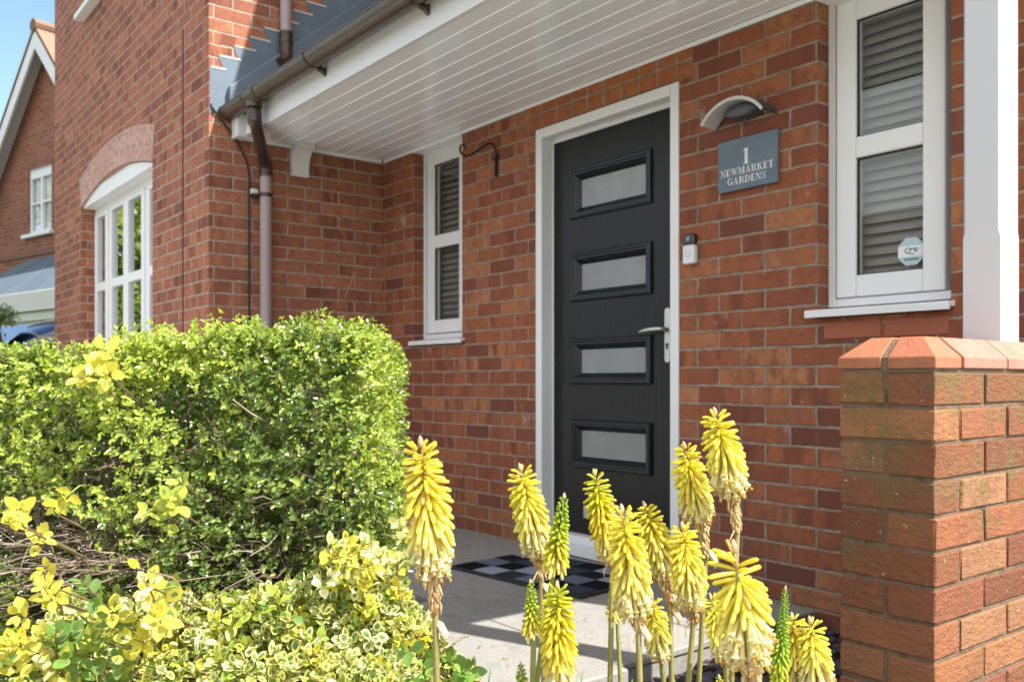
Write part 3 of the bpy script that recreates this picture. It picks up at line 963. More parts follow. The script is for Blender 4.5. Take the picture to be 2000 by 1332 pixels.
for zc in (1.935, .55):
    mb = MB()
    mb.tube([(pxw, pyw, zc - .011), (pxw, pyw, zc + .011)], .0385, 22)
    mb.box(XI + .001, pxw - .02, pyw - .075, pyw - .02, zc - .009, zc + .009); mb.box(XI + .001, XI + .02, pyw + .02, pyw + .06, zc - .009, zc + .009)
    mb.build('pipe_clip', M['pipe_brown'], dp, auto=40)
# upper downpipe discharging on the porch roof
ux, uy = XI + .055, 2.238
mb = MB(); mb.tube([(ux, uy, 2.80), (ux, uy, 5.02)], .034, 24)
dp2 = mb.build('downpipe', M['pipe_faded'], house, auto=40)
mb = MB(); mb.tube([(ux, uy, 2.925), (ux, uy, 2.80), (ux, uy, 2.765), (ux + .02, uy - .035, 2.725)], [.039, .039, .038, .038], 20)
for zc in (2.895, 2.905, 2.86, 2.85): mb.tube([(ux, uy, zc), (ux, uy, zc + .006)], .0415, 20)
mb.build('pipe_shoe', M['pipe_brown'], dp2, auto=40)

# main roof with its eaves gutter, wing roof
mb = MB()
OV = .30
def slab(p0, p1, p2, p3, th=.06):
    a = [Vector(p) for p in (p0, p1, p2, p3)]
    nn = (a[1] - a[0]).cross(a[3] - a[0]).normalized()
    if nn.z < 0: nn = -nn
    i0 = [mb.vert(p) for p in a]; i1 = [mb.vert(p + nn * th) for p in a]
    mb.face(i0); mb.face(tuple(reversed(i1)))
    for k in range(4): mb.face((i0[k], i0[(k + 1) % 4], i1[(k + 1) % 4], i1[k]))
yr = 5.96; zr = 7.72
sl = (zr - EAVE) / (yr - W)
slab((XI - .1, W - OV, EAVE - OV * sl + .02), (XE + .12, W - OV, EAVE - OV * sl + .02), (XE + .12, yr, zr), (XI - .1, yr, zr))
slab((XI - .1, 9.0 + OV, EAVE - OV * sl + .02), (XE + .12, 9.0 + OV, EAVE - OV * sl + .02), (XE + .12, yr, zr), (XI - .1, yr, zr))
xm = (XL + XI) / 2; zw = 6.92; sw_ = (zw - EAVE) / (XI - xm)
slab((XI + .22, YW - .12, EAVE - .22 * sw_ + .02), (XI + .22, 9.2, EAVE - .22 * sw_ + .02), (xm, 9.2, zw), (xm, YW - .12, zw))
slab((XL - .22, YW - .12, EAVE - .22 * sw_ + .02), (XL - .22, 9.2, EAVE - .22 * sw_ + .02), (xm, 9.2, zw), (xm, YW - .12, zw))
mb.build('roof', M['roof_tile'], house)
mb = MB()
mb.box(XI + .30, XE + .10, W - OV - .02, W - OV, EAVE - OV * sl - .10, EAVE - OV * sl + .05)
mb.box(XI + .30, XE + .10, W - OV, W - .001, EAVE - OV * sl - .10, EAVE - OV * sl - .09)
mb.build('eaves', M['paint_white'], house)
# ------------------------------------------------------------------ fittings on the house that could be lifted off
def blind(name, label, x0, x1, z0, z1, y, tilt, pitch=.0415, mt='blind_white'):
    root = thing(name, label, 'blind', ((x0 + x1) / 2, y, z0), group='window blinds')
    mb = MB(); k = 0
    z = z0 + .02
    while z < z1 - .03:
        c, s = math.cos(tilt), math.sin(tilt); h = .024
        mid = (y + R_.uniform(-.0006, .0006), z)
        P = [(-h, 0), (0, .0038), (h, 0)]
        Q = [(mid[0] + a * c - b * s, mid[1] + a * s + b * c) for a, b in P]
        for (ya, za), (yb, zb) in zip(Q[:-1], Q[1:]):
            mb.quad((x0, ya, za), (x1, ya, za), (x1, yb, zb), (x0, yb, zb))
        z += pitch * .93
    mb.build('slats', M[mt], root, smooth=False)
    mb = MB(); mb.box(x0, x1, y - .025, y + .025, z1 - .03, z1); mb.build('head_rail', M['blind_white'], root)
    mb = MB()
    for fx in (.18, .78):
        xx = x0 + (x1 - x0) * fx
        mb.tube([(xx, y - .0145, z0), (xx, y - .0145, z1 - .03)], .0009, 4); mb.tube([(xx + .012, y - .0145, z0), (xx + .012, y - .0145, z1 - .03)], .0007, 4)
    mb.build('cord', M['blind_white'], root)
blind('venetian_blind', 'pale slatted blind behind the narrow window between the wing and the door', -4.68, -4.22, 1.13, 2.24, 3.062, 1.08, mt='blind_grey')
blind('venetian_blind', 'pale slatted blind behind the window with the octagonal sticker', -1.88, -1.44, 1.15, 2.25, 3.07, 1.0)

# octagonal sticker inside the lower right pane
st = thing('window_sticker', 'pale blue octagonal sticker with white band in the corner of the pane', 'sticker', (-1.585, 3.004, 1.285))
cx, cz, rr = -1.590, 1.294, .052
oc = [(cx + rr * math.cos(math.pi / 8 + k * math.pi / 4), cz + rr * math.sin(math.pi / 8 + k * math.pi / 4)) for k in range(8)]
mb = MB(); mb.prism(oc, lambda x, z: (x, 3.0045, z), lambda x, z: (x, 3.0053, z)); mb.build('backing', M['sticker_blue'], st)
mb = MB(); mb.quad((cx - .047, 3.0042, cz - .018), (cx + .047, 3.0042, cz - .018), (cx + .047, 3.0042, cz + .020), (cx - .047, 3.0042, cz + .020)); mb.build('band', M['sticker_white'], st)
mb = MB()
for (dx, dz, r0) in ((-.010, .003, .0115), (.006, -.001, .0125), (.018, .004, .007)):
    mb.tube([(cx + dx + r0 * math.cos(a * .52), 3.0038, cz + dz + r0 * .8 * math.sin(a * .52)) for a in range(11)], .0018, 5)
mb.box(cx - .026, cx + .026, 3.0036, 3.0041, cz - .031, cz - .024)
mb.build('emblem', M['sticker_grey'], st)

# wall light: bowed metal canopy over a dark lamp body
wl = thing('wall_light', 'dark grey wall light with bowed canopy above the slate house sign', 'wall light', (-2.228, 2.93, 1.90))
mb = MB()
cxl = -2.228; n = 18; half = .148; rise = .074; zb = 1.874
Rl = (half * half + rise * rise) / (2 * rise); a0 = math.asin(half / Rl); czl = zb + rise - Rl
def arcp(k, r): 
    a = -a0 + 2 * a0 * k / n
    return (cxl + r * math.sin(a), czl + r * math.cos(a))
ya, yb = W - .098, W - .002
for k in range(n):
    o0, o1 = arcp(k, Rl + .004), arcp(k + 1, Rl + .004)
    i0, i1 = arcp(k, Rl - .004), arcp(k + 1, Rl - .004)
    mb.quad((o0[0], ya, o0[1]), (o1[0], ya, o1[1]), (o1[0], yb, o1[1]), (o0[0], yb, o0[1]))
    mb.quad((i0[0], ya + .003, i0[1]), (i1[0], ya + .003, i1[1]), (i1[0], yb, i1[1]), (i0[0], yb, i0[1]))
for k in (0, n):
    o0, i0 = arcp(k, Rl + .004), arcp(k, Rl - .004)
    mb.quad((o0[0], ya, o0[1]), (i0[0], ya, i0[1]), (i0[0], yb, i0[1]), (o0[0], yb, o0[1]))
mb.build('canopy', M['lamp_grey'], wl, auto=40)
mb = MB()
for k in range(n):
    o0, o1 = arcp(k, Rl + .0045), arcp(k + 1, Rl + .0045); i0, i1 = arcp(k, Rl - .0085), arcp(k + 1, Rl - .0085)
    mb.quad((o0[0], ya - .001, o0[1]), (o1[0], ya - .001, o1[1]), (i1[0], ya - .001, i1[1]), (i0[0], ya - .001, i0[1]))
    mb.quad((i0[0], ya - .001, i0[1]), (i1[0], ya - .001, i1[1]), (i1[0], yb - .012, i1[1]), (i0[0], yb - .012, i0[1]))
mb.build('canopy_lining', M['lamp_pale'], wl, auto=40)
mb = MB()
rg = []
for (y, s) in ((W - .001, 1.0), (W - .045, 1.0), (W - .06, .9), (W - .066, .7)):
    rg.append([mb.vert((cxl + .012 + .078 * s * math.cos(2 * math.pi * k / 22), y, 1.905 + .027 * s * math.sin(2 * math.pi * k / 22))) for k in range(22)])
for a, b in zip(rg[:-1], rg[1:]):
    for k in range(22): mb.face((a[k], a[(k + 1) % 22], b[(k + 1) % 22], b[k]))
mb.face(tuple(rg[-1])); mb.face(tuple(reversed(rg[0])))
mb.tube([(cxl + .01, W - .02, 1.885), (cxl + .01, W - .02, 1.868)], .008, 10)
mb.build('lamp_body', M['lamp_grey'], wl, auto=50)

# slate house sign with engraved lettering
sg = thing('house_sign', 'grey slate house sign lettered 1 NEWMARKET GARDENS on the brick wall', 'sign', (-2.211, 2.93, 1.71))
SX0, SX1, SZ0, SZ1 = -2.353, -2.069, 1.605, 1.809
mb = MB(); mb.bevbox(SX0, SX1, W - .021, W - .004, SZ0, SZ1, .002, .0004); mb.build('slate_plate', M['slate'], sg)
# serif capitals: polygons in a unit box (thick T, thin t, serif s)
T, tn, sf = .24, .085, .075
def rect(a, b, c, d): return [(a, c), (b, c), (b, d), (a, d)]
def diag(x0, x1, w): return [(x0, 0), (x0 + w, 0), (x1 + w, 1), (x1, 1)]
def arc(cx, cy, rx, ry, a0, a1, w0, w1, n=14):
    o, i = [], []
    for k in range(n + 1):
        a = math.radians(a0 + (a1 - a0) * k / n); f = k / n
        w = w0 + (w1 - w0) * math.sin(math.pi * f)
        o.append((cx + rx * math.cos(a), cy + ry * math.sin(a))); i.append((cx + (rx - w) * math.cos(a), cy + (ry - tn * .9) * math.sin(a)))
    return [[o[k], o[k + 1], i[k + 1], i[k]] for k in range(n)]
GL = {
 'N': (.92, [rect(.13, .13 + tn, 0, 1), rect(.74, .74 + tn, 0, 1), [(.10, 1), (.30, 1), (.80, 0), (.66, 0)], rect(0, .30, 0, sf), rect(0, .22, 1 - sf, 1), rect(.62, .92, 1 - sf, 1)]),
 'E': (.78, [rect(.10, .10 + T, 0, 1), rect(0, .72, 0, tn), rect(0, .70, 1 - tn, 1), rect(.31, .52, .48, .48 + tn), rect(.66, .72, 0, .28), rect(.64, .70, .74, 1), rect(.47, .53, .36, .66)]),
 'W': (1.22, [[(.06, 1), (.27, 1), (.47, 0), (.36, 0)], [(.36, 0), (.43, 0), (.66, 1), (.60, 1)], [(.48, 1), (.69, 1), (.89, 0), (.78, 0)], [(.78, 0), (.85, 0), (1.13, 1), (1.07, 1)], rect(0, .36, 1 - sf, 1), rect(.42, .76, 1 - sf, 1), rect(.98, 1.22, 1 - sf, 1)]),
 'M': (1.14, [rect(.12, .12 + tn, 0, 1), [(.10, 1), (.31, 1), (.60, 0), (.51, 0)], [(.51, 0), (.57, 0), (.88, 1), (.80, 1)], rect(.80, .80 + T, 0, 1), rect(0, .30, 0, sf), rect(.70, 1.12, 0, sf), rect(0, .2, 1 - sf, 1), rect(.9, 1.12, 1 - sf, 1)]),
 'A': (.92, [[(.12, 0), (.18, 0), (.46, .96), (.40, .96)], [(.36, 1), (.50, 1), (.82, 0), (.60, 0)], rect(.24, .62, .30, .30 + tn), rect(0, .28, 0, sf), rect(.52, .92, 0, sf)]),
 'R': (.92, [rect(.10, .10 + T, 0, 1), rect(0, .42, 0, sf), rect(0, .45, 1 - tn, 1), rect(.30, .48, .47, .47 + tn)] + arc(.44, .735, .34, .265, -90, 90, .05, .21) + [[(.46, .50), (.60, .50), (.90, 0), (.68, 0)]]),
 'K': (.96, [rect(.10, .10 + T, 0, 1), rect(0, .42, 0, sf), rect(0, .42, 1 - sf, 1), [(.31, .38), (.31, .46), (.72, 1), (.80, 1)], [(.40, .58), (.55, .66), (.92, 0), (.68, 0)], rect(.58, .90, 1 - sf, 1), rect(.60, .96, 0, sf)]),
 'T': (.84, [rect(.31, .31 + T, 0, 1), rect(.02, .82, 1 - tn, 1), rect(.20, .64, 0, sf), rect(.02, .08, .72, 1), rect(.76, .82, .72, 1)]),
 'G': (.96, arc(.48, .5, .46, .5, 40, 270, .05, .22) + arc(.48, .5, .42, .5, 270, 345, .05, .10) + [rect(.64, .64 + T, .08, .42), rect(.54, .96, .42 - sf, .42), rect(.78, .84, .70, .98)]),
 'D': (.96, [rect(.10, .10 + T, 0, 1), rect(0, .46, 0, tn), rect(0, .46, 1 - tn, 1)] + arc(.42, .5, .50, .5, -90, 90, .05, .22)),
 'S': (.72, arc(.36, .745, .28, .255, 30, 200, .05, .12) + [[(.10, .80), (.16, .60), (.66, .34), (.62, .16)]] + [[(.085, .70), (.30, .66), (.64, .42), (.40, .44)]] + arc(.36, .255, .30, .255, 210, 380, .05, .12) + [rect(.58, .63, .70, .98), rect(.06, .11, .02, .30)]),
 '1': (.52, [rect(.16, .40, 0, 1), rect(.02, .54, 0, .05), [(.0, .82), (.16, .86), (.16, 1), (.10, .92)]]),
}
mb = MB(); lay = [0]
def text(s, cx, z, h, stretch=1.0, gap=.06):
    wtot = sum(GL[c][0] + gap for c in s) - gap
    x = cx - wtot * h * stretch / 2
    for c in s:
        for poly in GL[c][1]:
            lay[0] += 1
            y = W - .0216 - .00001 * (lay[0] % 40)
            mb.face([mb.vert((x + px * h * stretch, y, z + pz * h)) for px, pz in poly])
        x += (GL[c][0] + gap) * h * stretch
text('1', -2.213, 1.702, .062)
text('NEWMARKET', -2.211, 1.666, .0275, 1.03)
text('GARDENS', -2.211, 1.629, .0275, 1.03)
mb.build('lettering', M['letter_pale'], sg)

# video doorbell
db = thing('doorbell', 'small white and black video doorbell beside the door frame', 'doorbell', (-2.505, 2.93, 1.398))
mb = MB(); mb.bevbox(-2.536, -2.474, W - .028, W - .001, 1.336, 1.416, .005); mb.build('body', M['bell_white'], db)
mb = MB(); mb.bevbox(-2.536, -2.474, W - .027, W - .001, 1.4165, 1.462, .005); mb.build('camera_section', M['bell_black'], db)
mb = MB(); mb.tube([(-2.505, W - .0285, 1.441), (-2.505, W - .026, 1.441)], .011, 18); mb.build('lens', M['glass_far'], db)
mb = MB(); pr = [(-2.505 + .013 * math.cos(2 * math.pi * k / 24), W - .0287, 1.378 + .013 * math.sin(2 * math.pi * k / 24)) for k in range(25)]
mb.tube(pr, .0014, 6); mb.build('button', M['steel'], db)

# wrought iron hanging basket bracket
hb = thing('basket_bracket', 'black iron hanging basket bracket with a scrolled end by the narrow window', 'bracket', (-3.865, 2.93, 2.03))
mb = MB(); bx = -3.866
mb.bevbox(bx - .012, bx + .012, W - .008, W - .001, 1.945, 2.065, .002)
mb.tube([(bx, W - .012, 1.955), (bx, W - .012, 2.085), (bx, W - .018, 2.108), (bx, W - .035, 2.122), (bx, W - .055, 2.121), (bx, W - .085, 2.105), (bx, W - .125, 2.075), (bx, W - .165, 2.047), (bx, W - .195, 2.032), (bx, W - .222, 2.030), (bx, W - .240, 2.042), (bx, W - .246, 2.062), (bx, W - .238, 2.080), (bx, W - .222, 2.085), (bx, W - .210, 2.076), (bx, W - .212, 2.063)], [.006] * 12 + [.0055, .005, .0045, .004], 8)
mb.build('arm', M['iron_black'], hb, smooth=True)
mb = MB(); mb.tube([(bx - .028, W - .014, 2.052), (bx + .028, W - .014, 2.052)], .006, 8); mb.tube([(bx, W - .02, 2.052), (bx, W - .001, 2.052)], .009, 8)
mb.build('fixing', M['iron_black'], hb)

# black cable clipped to the return wall
mb = MB(); kx = XI + .008
mb.tube([(kx, 1.806, 2.425), (kx + .004, 1.812, 2.405), (kx + .006, 1.84, 2.365), (kx + .004, 1.885, 2.318), (kx + .002, 1.935, 2.262), (kx, 1.985, 2.19), (kx, 2.018, 2.12), (kx, 2.031, 2.04), (kx, 2.029, 1.9), (kx, 2.030, 1.2), (kx, 2.032, .1)], .0062, 8)
tag(mb.build('cable', M['cable_black'], None, smooth=True), 'black cable clipped down the return wall beside the downpipe', 'cable')
mb = MB(); mb.bevbox(XI + .001, XI + .03, 2.035, 2.078, 1.938, 1.972, .004)
tag(mb.build('junction_box', M['paint_white'], None), 'tiny white box on the wall between cable and downpipe', 'junction box')
# ------------------------------------------------------------------ ground, path, bed
t = NT('soil')
o = t.pos()
n1 = t.noise(o, 22, 6, .65); n2 = t.noise(o, 90, 4, .6)
c = t.ramp(n1, [(.3, (.022, .015, .010)), (.6, (.060, .042, .028)), (.8, (.10, .075, .05))])
t.principled(c, .95, 0, .2, t.bump(t.math('ADD', n1, t.math('MULTIPLY', n2, .4)), 1.0, .03)); M['soil'] = t.m
t = NT('lawn')
o = t.pos()
c = t.mixc(t.noise(o, 2.5, 6, .7), (.045, .085, .018), (.085, .13, .03))
t.principled(c, .9, 0, .2, t.bump(t.noise(o, 60, 4), 1.0, .03)); M['lawn'] = t.m
t = NT('concrete')
o = t.pos()
n1 = t.noise(o, 3.2, 6, .65); n2 = t.noise(o, 130, 4, .7); n3 = t.noise(o, 14, 5, .6)
c = t.mixc(n1, (.235, .225, .205), (.33, .315, .285))
c = t.mixc(t.math('MULTIPLY', t.ss(n3, .46, .70), .6), c, (.20, .19, .165))
c = t.mixc(t.math('MULTIPLY', t.ss(t.noise(o, 1.6, 6, .7), .5, .68), .4), c, (.17, .165, .145))
c = t.mixc(t.math('MULTIPLY', t.ss(n2, .48, .66), .6), c, (.135, .13, .12))
c = t.mixc(t.math('MULTIPLY', t.ss(t.noise(o, 210, 2, .5), .62, .70), .6), c, (.46, .44, .41))
c = t.mixc(t.math('MULTIPLY', t.ss(n2, .25, .38), -.0), c, (.5, .48, .44))
h = t.math('ADD', t.math('MULTIPLY', n2, .6), t.math('MULTIPLY', n3, .4))
t.principled(c, .88, 0, .25, t.bump(h, .5, .004)); M['concrete'] = t.m
t = NT('asphalt')
c = t.mixc(t.noise(t.pos(), 80, 4), (.04, .04, .042), (.07, .07, .07))
t.principled(c, .9, 0, .2); M['asphalt'] = t.m

mb = MB()
S = 900
mb.quad((-S, -S, -.13), (S, -S, -.13), (S, S, -.13), (-S, S, -.13))
g = mb.build('ground', M['lawn']); struct(g)
# bed in front of the house: gently uneven soil
mb = MB()
nx, ny = 60, 50
gx = np.linspace(-3.05, -.28, nx); gy = np.linspace(-.36, 2.925, ny)
def soilz(x, y): return -.075 + .012 * math.sin(7 * x + 3 * y) + .008 * math.sin(13 * y - 5 * x) + .008 * math.sin(23 * x + 19 * y)
ids = [[mb.vert((x, y, soilz(x, y))) for x in gx] for y in gy]
for j in range(ny - 1):
    for i in range(nx - 1):
        mb.face((ids[j][i], ids[j][i + 1], ids[j + 1][i + 1], ids[j + 1][i]))
g = mb.build('flower_bed', M['soil'], smooth=True); struct(g)
t = NT('pale_bounce_paving')
o = t.pos()
br = t.n('ShaderNodeTexBrick'); t.put(br.inputs['Vector'], o); br.inputs['Scale'].default_value = 1.0
br.inputs['Brick Width'].default_value = .20; br.inputs['Row Height'].default_value = .10; br.inputs['Mortar Size'].default_value = .004
t.put(br.inputs['Color1'], (.54, .525, .49)); t.put(br.inputs['Color2'], (.48, .465, .43)); t.put(br.inputs['Mortar'], (.22, .20, .17))
t.principled(t.mixc(t.math('MULTIPLY', t.noise(o, 3, 5), .4), br.outputs[0], (.33, .31, .27)), .9, 0, .2, t.bump(br.outputs['Fac'], .5, -.004)); M['pale_bounce_paving'] = t.m
mb = MB(); mb.box(-.30, 5.5, -2.62, 8.5, -.3, -.045); mb.box(-1.855, -.3005, -2.62, -.35, -.3, -.0455)
struct(mb.build('bounce_paving', M['pale_bounce_paving']))  # unseen pale paving added to bounce sunlight into the porch
t = NT('pale_bounce_gravel')
o = t.pos()
v_ = t.n('ShaderNodeTexVoronoi'); t.put(v_.inputs['Vector'], o); v_.inputs['Scale'].default_value = 55
t.principled(t.mixc(v_.outputs['Color'], (.42, .405, .37), (.60, .585, .545)), .9, 0, .2, t.bump(v_.outputs['Distance'], 1.0, .02)); M['pale_bounce_gravel'] = t.m
mb = MB(); mb.box(-9.2, -2.935, -2.62, 1.78, -.3, -.045)
struct(mb.build('bounce_gravel', M['pale_bounce_gravel']))  # pale ground hidden by the hedge, added to bounce light onto the soffit
# road beyond
mb = MB(); mb.quad((-60, -9, -.126), (40, -9, -.126), (40, -4.2, -.126), (-60, -4.2, -.126))
struct(mb.build('road', M['asphalt']))
mb = MB(); mb.box(-60, 40, -4.2, -2.6, -.3, -.05)
struct(mb.build('pavement', M['concrete'], bevel=.01))

# path: slabs with joints, raised a little over the bed
def slab_poly(mb, poly, z0=-.20, z1=0.0, g=.004):
    # shrink slightly for the joint, then chamfer the top edge
    cx = sum(p[0] for p in poly) / len(poly); cy = sum(p[1] for p in poly) / len(poly)
    def sh(d):
        out = []
        for x, y in poly:
            l = math.hypot(x - cx, y - cy); out.append((x - (x - cx) / l * d * 1.4, y - (y - cy) / l * d * 1.4))
        return out
    dz = R_.uniform(-.0015, .0015)
    r = [[mb.vert((x, y, z0)) for x, y in sh(g)], [mb.vert((x, y, z1 - .005 + dz)) for x, y in sh(g)], [mb.vert((x, y, z1 + dz)) for x, y in sh(g + .005)]]
    n = len(poly)
    for a, b in zip(r[:-1], r[1:]):
        for k in range(n): mb.face((a[k], a[(k + 1) % n], b[(k + 1) % n], b[k]))
    mb.face(tuple(r[-1]))
mb = MB()
XR = -1.905
xs = [-5.09, -4.50, -3.86, -2.90, XR]
ys = [2.925, 2.38, 1.90]
for j in range(len(ys) - 1):
    for i in range(len(xs) - 1):
        slab_poly(mb, [(xs[i], ys[j + 1]), (xs[i + 1], ys[j + 1]), (xs[i + 1], ys[j]), (xs[i], ys[j])])
for (a, b) in ((1.90, 1.10), (1.10, .30), (.30, -.6), (-.6, -1.6), (-1.6, -2.58)):
    slab_poly(mb, [(-2.92, b), (-1.86, b), (-1.86, a), (-2.92, a)])
struct(mb.build('path', M['concrete']))
mb = MB(); mb.quad((-5.09, 1.9, -.022), (XR, 1.9, -.022), (XR, 2.925, -.022), (-5.09, 2.925, -.022)); mb.quad((-2.90, -2.58, -.022), (-1.88, -2.58, -.022), (-1.88, 1.9, -.022), (-2.90, 1.9, -.022))
struct(mb.build('path_bedding', M['soil']))

# crumbs of leaf and grit blown over the path
mb = MB(); mb.col = (.2, .15, .06)
for k in range(150):
    x = R_.uniform(-2.88, -1.95); y = R_.uniform(.9, 2.85)
    if k < 60: x = -2.80 + abs(R_.gauss(0, .12)); 
    s = R_.uniform(.003, .009); a = R_.uniform(0, 6.28); u_ = Vector((math.cos(a), math.sin(a), R_.uniform(-.2, .2))) * s; w_ = Vector((-math.sin(a), math.cos(a), R_.uniform(-.2, .3))) * s * .5
    c0 = Vector((x, y, .0055))
    mb.col = R_.choice([(.30, .20, .09), (.16, .20, .04), (.22, .13, .06), (.40, .34, .12), (.10, .09, .08)])
    t0 = [mb.vert(p) for p in (c0 - u_, c0 + w_, c0 + u_, c0 - w_)]; t1 = [mb.vert(p + Vector((0, 0, .0012))) for p in (c0 - u_, c0 + w_, c0 + u_, c0 - w_)]
    mb.face(tuple(t0)); mb.face(tuple(reversed(t1)))
    for i in range(4): mb.face((t0[i], t0[(i + 1) % 4], t1[(i + 1) % 4], t1[i]))
tintmat('litter', rough=.8, spec=.1)
struct(mb.build('leaf_litter', M['litter']), 'stuff')

# slate chippings between path and wall (far too many to count)
t = NT('chippings')
c = t.mixc(t.noise(t.pos(), 9, 3), (.035, .033, .042), (.085, .075, .09))
c = t.mixc(t.ss(t.noise(t.pos(), 30, 2), .55, .7), c, (.13, .10, .11))
t.principled(c, .6, 0, .4, t.bump(t.noise(t.pos(), 80, 3), .4, .003)); M['chippings'] = t.m
mb = MB()
for k in range(2600):
    x = R_.uniform(-1.90, -1.12) if k < 1500 else R_.uniform(-1.85, -.3)
    y = R_.uniform(1.0, 2.92) if k < 1500 else R_.uniform(.75, 1.82)
    if -1.14 < x < -.90 and y > 1.80: continue
    s = R_.uniform(.010, .030); th = R_.uniform(.003, .007)
    n = R_.choice((4, 5, 5, 6)); a0 = R_.uniform(0, 6.28)
    tilt = Quaternion((math.cos(a0 * 3), math.sin(a0 * 3), 0), R_.uniform(-.6, .6))
    c0 = Vector((x, y, soilz(x, y) + R_.uniform(.004, .016)))
    ring = [Vector((s * R_.uniform(.6, 1) * math.cos(a0 + 6.28 * i / n), s * R_.uniform(.45, .8) * math.sin(a0 + 6.28 * i / n), 0)) for i in range(n)]
    top = [mb.vert(c0 + tilt @ (p + Vector((0, 0, th)))) for p in ring]; bot = [mb.vert(c0 + tilt @ (p * 1.06 - Vector((0, 0, th)))) for p in ring]
    mb.face(tuple(top)); mb.face(tuple(reversed(bot)))
    for i in range(n): mb.face((top[i], top[(i + 1) % n], bot[(i + 1) % n], bot[i]))
struct(mb.build('slate_chippings', M['chippings']), 'stuff')

# ------------------------------------------------------------------ door mat, woven check
t = NT('mat_weave')
u, v, _ = t.sep(t.uv())
iu = t.math('FLOOR', u); iv = t.math('FLOOR', v)
w = t.n('ShaderNodeTexWhiteNoise', noise_dimensions='2D'); t.put(w.inputs['Vector'], t.comb(t.math('ADD', iu, 13.4), t.math('ADD', iv, 2.7)))
par = t.math('MODULO', t.math('ADD', t.math('ADD', iu, iv), 40.0), 2.0)
dark = t.ramp(w.outputs[0], [(0, (.008, .009, .012)), (.5, (.014, .016, .022)), (.75, (.035, .042, .055))], 'CONSTANT')
lite = t.ramp(w.outputs[0], [(0, (.05, .06, .085)), (.40, (.16, .18, .215)), (.68, (.36, .385, .43))], 'CONSTANT')
c = t.mixc(par, dark, lite)
fib = t.noise(t.obj(), 420, 2, .7)
c = t.mixc(t.math('MULTIPLY', fib, .5), c, t.mixc(1.0, c, (.35, .35, .35), 'MULTIPLY'))
fu = t.math('ABSOLUTE', t.math('SUBTRACT', t.math('FRACT', u), .5)); 
t.principled(c, .95, 0, .1, t.bump(fib, .8, .004)); M['mat_weave'] = t.m
mat = thing('door_mat', 'black and grey checked door mat on the path before the door', 'door mat', (-2.99, 2.57, 0), math.radians(5.5))
mb = MB()
hx_, hy_ = .40, .262
nx_, ny_ = 24, 16
def mz(x, y): return .013 + .0012 * math.sin(9 * x + 2) + .001 * math.sin(14 * y)
ids = [[mb.vert((-hx_ + .018 + (2 * hx_ - .036) * i / nx_, -hy_ + .018 + (2 * hy_ - .036) * j / ny_, mz(i / nx_, j / ny_))) for i in range(nx_ + 1)] for j in range(ny_ + 1)]
for j in range(ny_):
    for i in range(nx_):
        uvf = lambda a, b: (a / nx_ * 6, b / ny_ * 4)
        mb.face((ids[j][i], ids[j][i + 1], ids[j + 1][i + 1], ids[j + 1][i]), [uvf(i, j), uvf(i + 1, j), uvf(i + 1, j + 1), uvf(i, j + 1)])
mb.build('pile', M['mat_weave'], mat, local=True, smooth=True)
mb = MB(); mb.bevbox(-hx_, hx_, -hy_, hy_, .0015, .0105, .002); mb.build('backing', M['rubber'], mat, local=True)

# ------------------------------------------------------------------ garden wall with its pier: every brick laid
t = NT('weathered_brick')
c = t.attr('tint'); o = t.pos()
n1 = t.noise(o, 16, 5, .65); n2 = t.noise(o, 120, 4, .7); n4 = t.noise(t.vscale(o, (1, 1, 2.4)), 34, 4, .65)
c = t.mixc(t.math('MULTIPLY', t.ss(n1, .45, .75), .55), c, (.16, .075, .042))
c = t.mixc(t.math('MULTIPLY', t.ss(n4, .55, .75), .30), c, (.34, .185, .085))
c = t.mixc(t.math('MULTIPLY', t.ss(n2, .56, .72), .6), c, (.07, .04, .03))
x, y, z = t.sep(o)
up = t.ss(z, .30, .86)
moss = t.math('MULTIPLY', t.ss(t.math('ADD', t.noise(o, 9, 5, .7), t.math('MULTIPLY', up, .12)), .52, .72), .65)
c = t.mixc(moss, c, (.135, .105, .04))
lich = t.math('MULTIPLY', t.ss(t.noise(o, 75, 3, .6), .70, .74), .7)
c = t.mixc(lich, c, (.55, .52, .46))
cr = t.math('ABSOLUTE', t.math('SUBTRACT', t.noise(t.vscale(o, (1, 1, 1.6)), 9, 3, .5), .5))
crk = t.math('SUBTRACT', 1.0, t.ss(cr, .0, .012))
c = t.mixc(t.math('MULTIPLY', crk, t.math('MULTIPLY', t.ss(n1, .50, .62), .28)), c, (.10, .05, .03))
n2 = t.math('SUBTRACT', n2, t.math('MULTIPLY', crk, .12))
h = t.math('ADD', t.math('MULTIPLY', n2, .5), t.math('ADD', t.math('MULTIPLY', n4, .7), t.math('MULTIPLY', n1, .5)))
t.principled(c, .9, 0, .2, t.bump(h, 1.0, .009)); M['weathered_brick'] = t.m
t = NT('weathered_mortar')
o = t.pos()
c = t.ramp(t.noise(o, 11, 5, .7), [(.3, (.135, .088, .056)), (.5, (.19, .128, .082)), (.60, (.10, .07, .035)), (.72, (.045, .032, .022))])
c = t.mixc(t.math('MULTIPLY', t.noise(o, 140, 3), .5), c, (.18, .15, .12))
t.principled(c, .95, 0, .1, t.bump(t.noise(o, 110, 4, .7), 1.0, .006)); M['weathered_mortar'] = t.m
t = NT('coping_clay')
c = t.attr('tint'); o = t.pos()
c = t.mixc(t.math('MULTIPLY', t.ss(t.noise(o, 12, 6, .7), .42, .70), .6), c, t.mixc(1.0, c, (.72, .66, .6), 'MULTIPLY'))
c = t.mixc(t.math('MULTIPLY', t.ss(t.noise(o, 95, 3, .6), .66, .72), .5), c, (.16, .10, .06))
t.principled(c, .72, 0, .3, t.bump(t.noise(o, 130, 3), .5, .003)); M['coping_clay'] = t.m

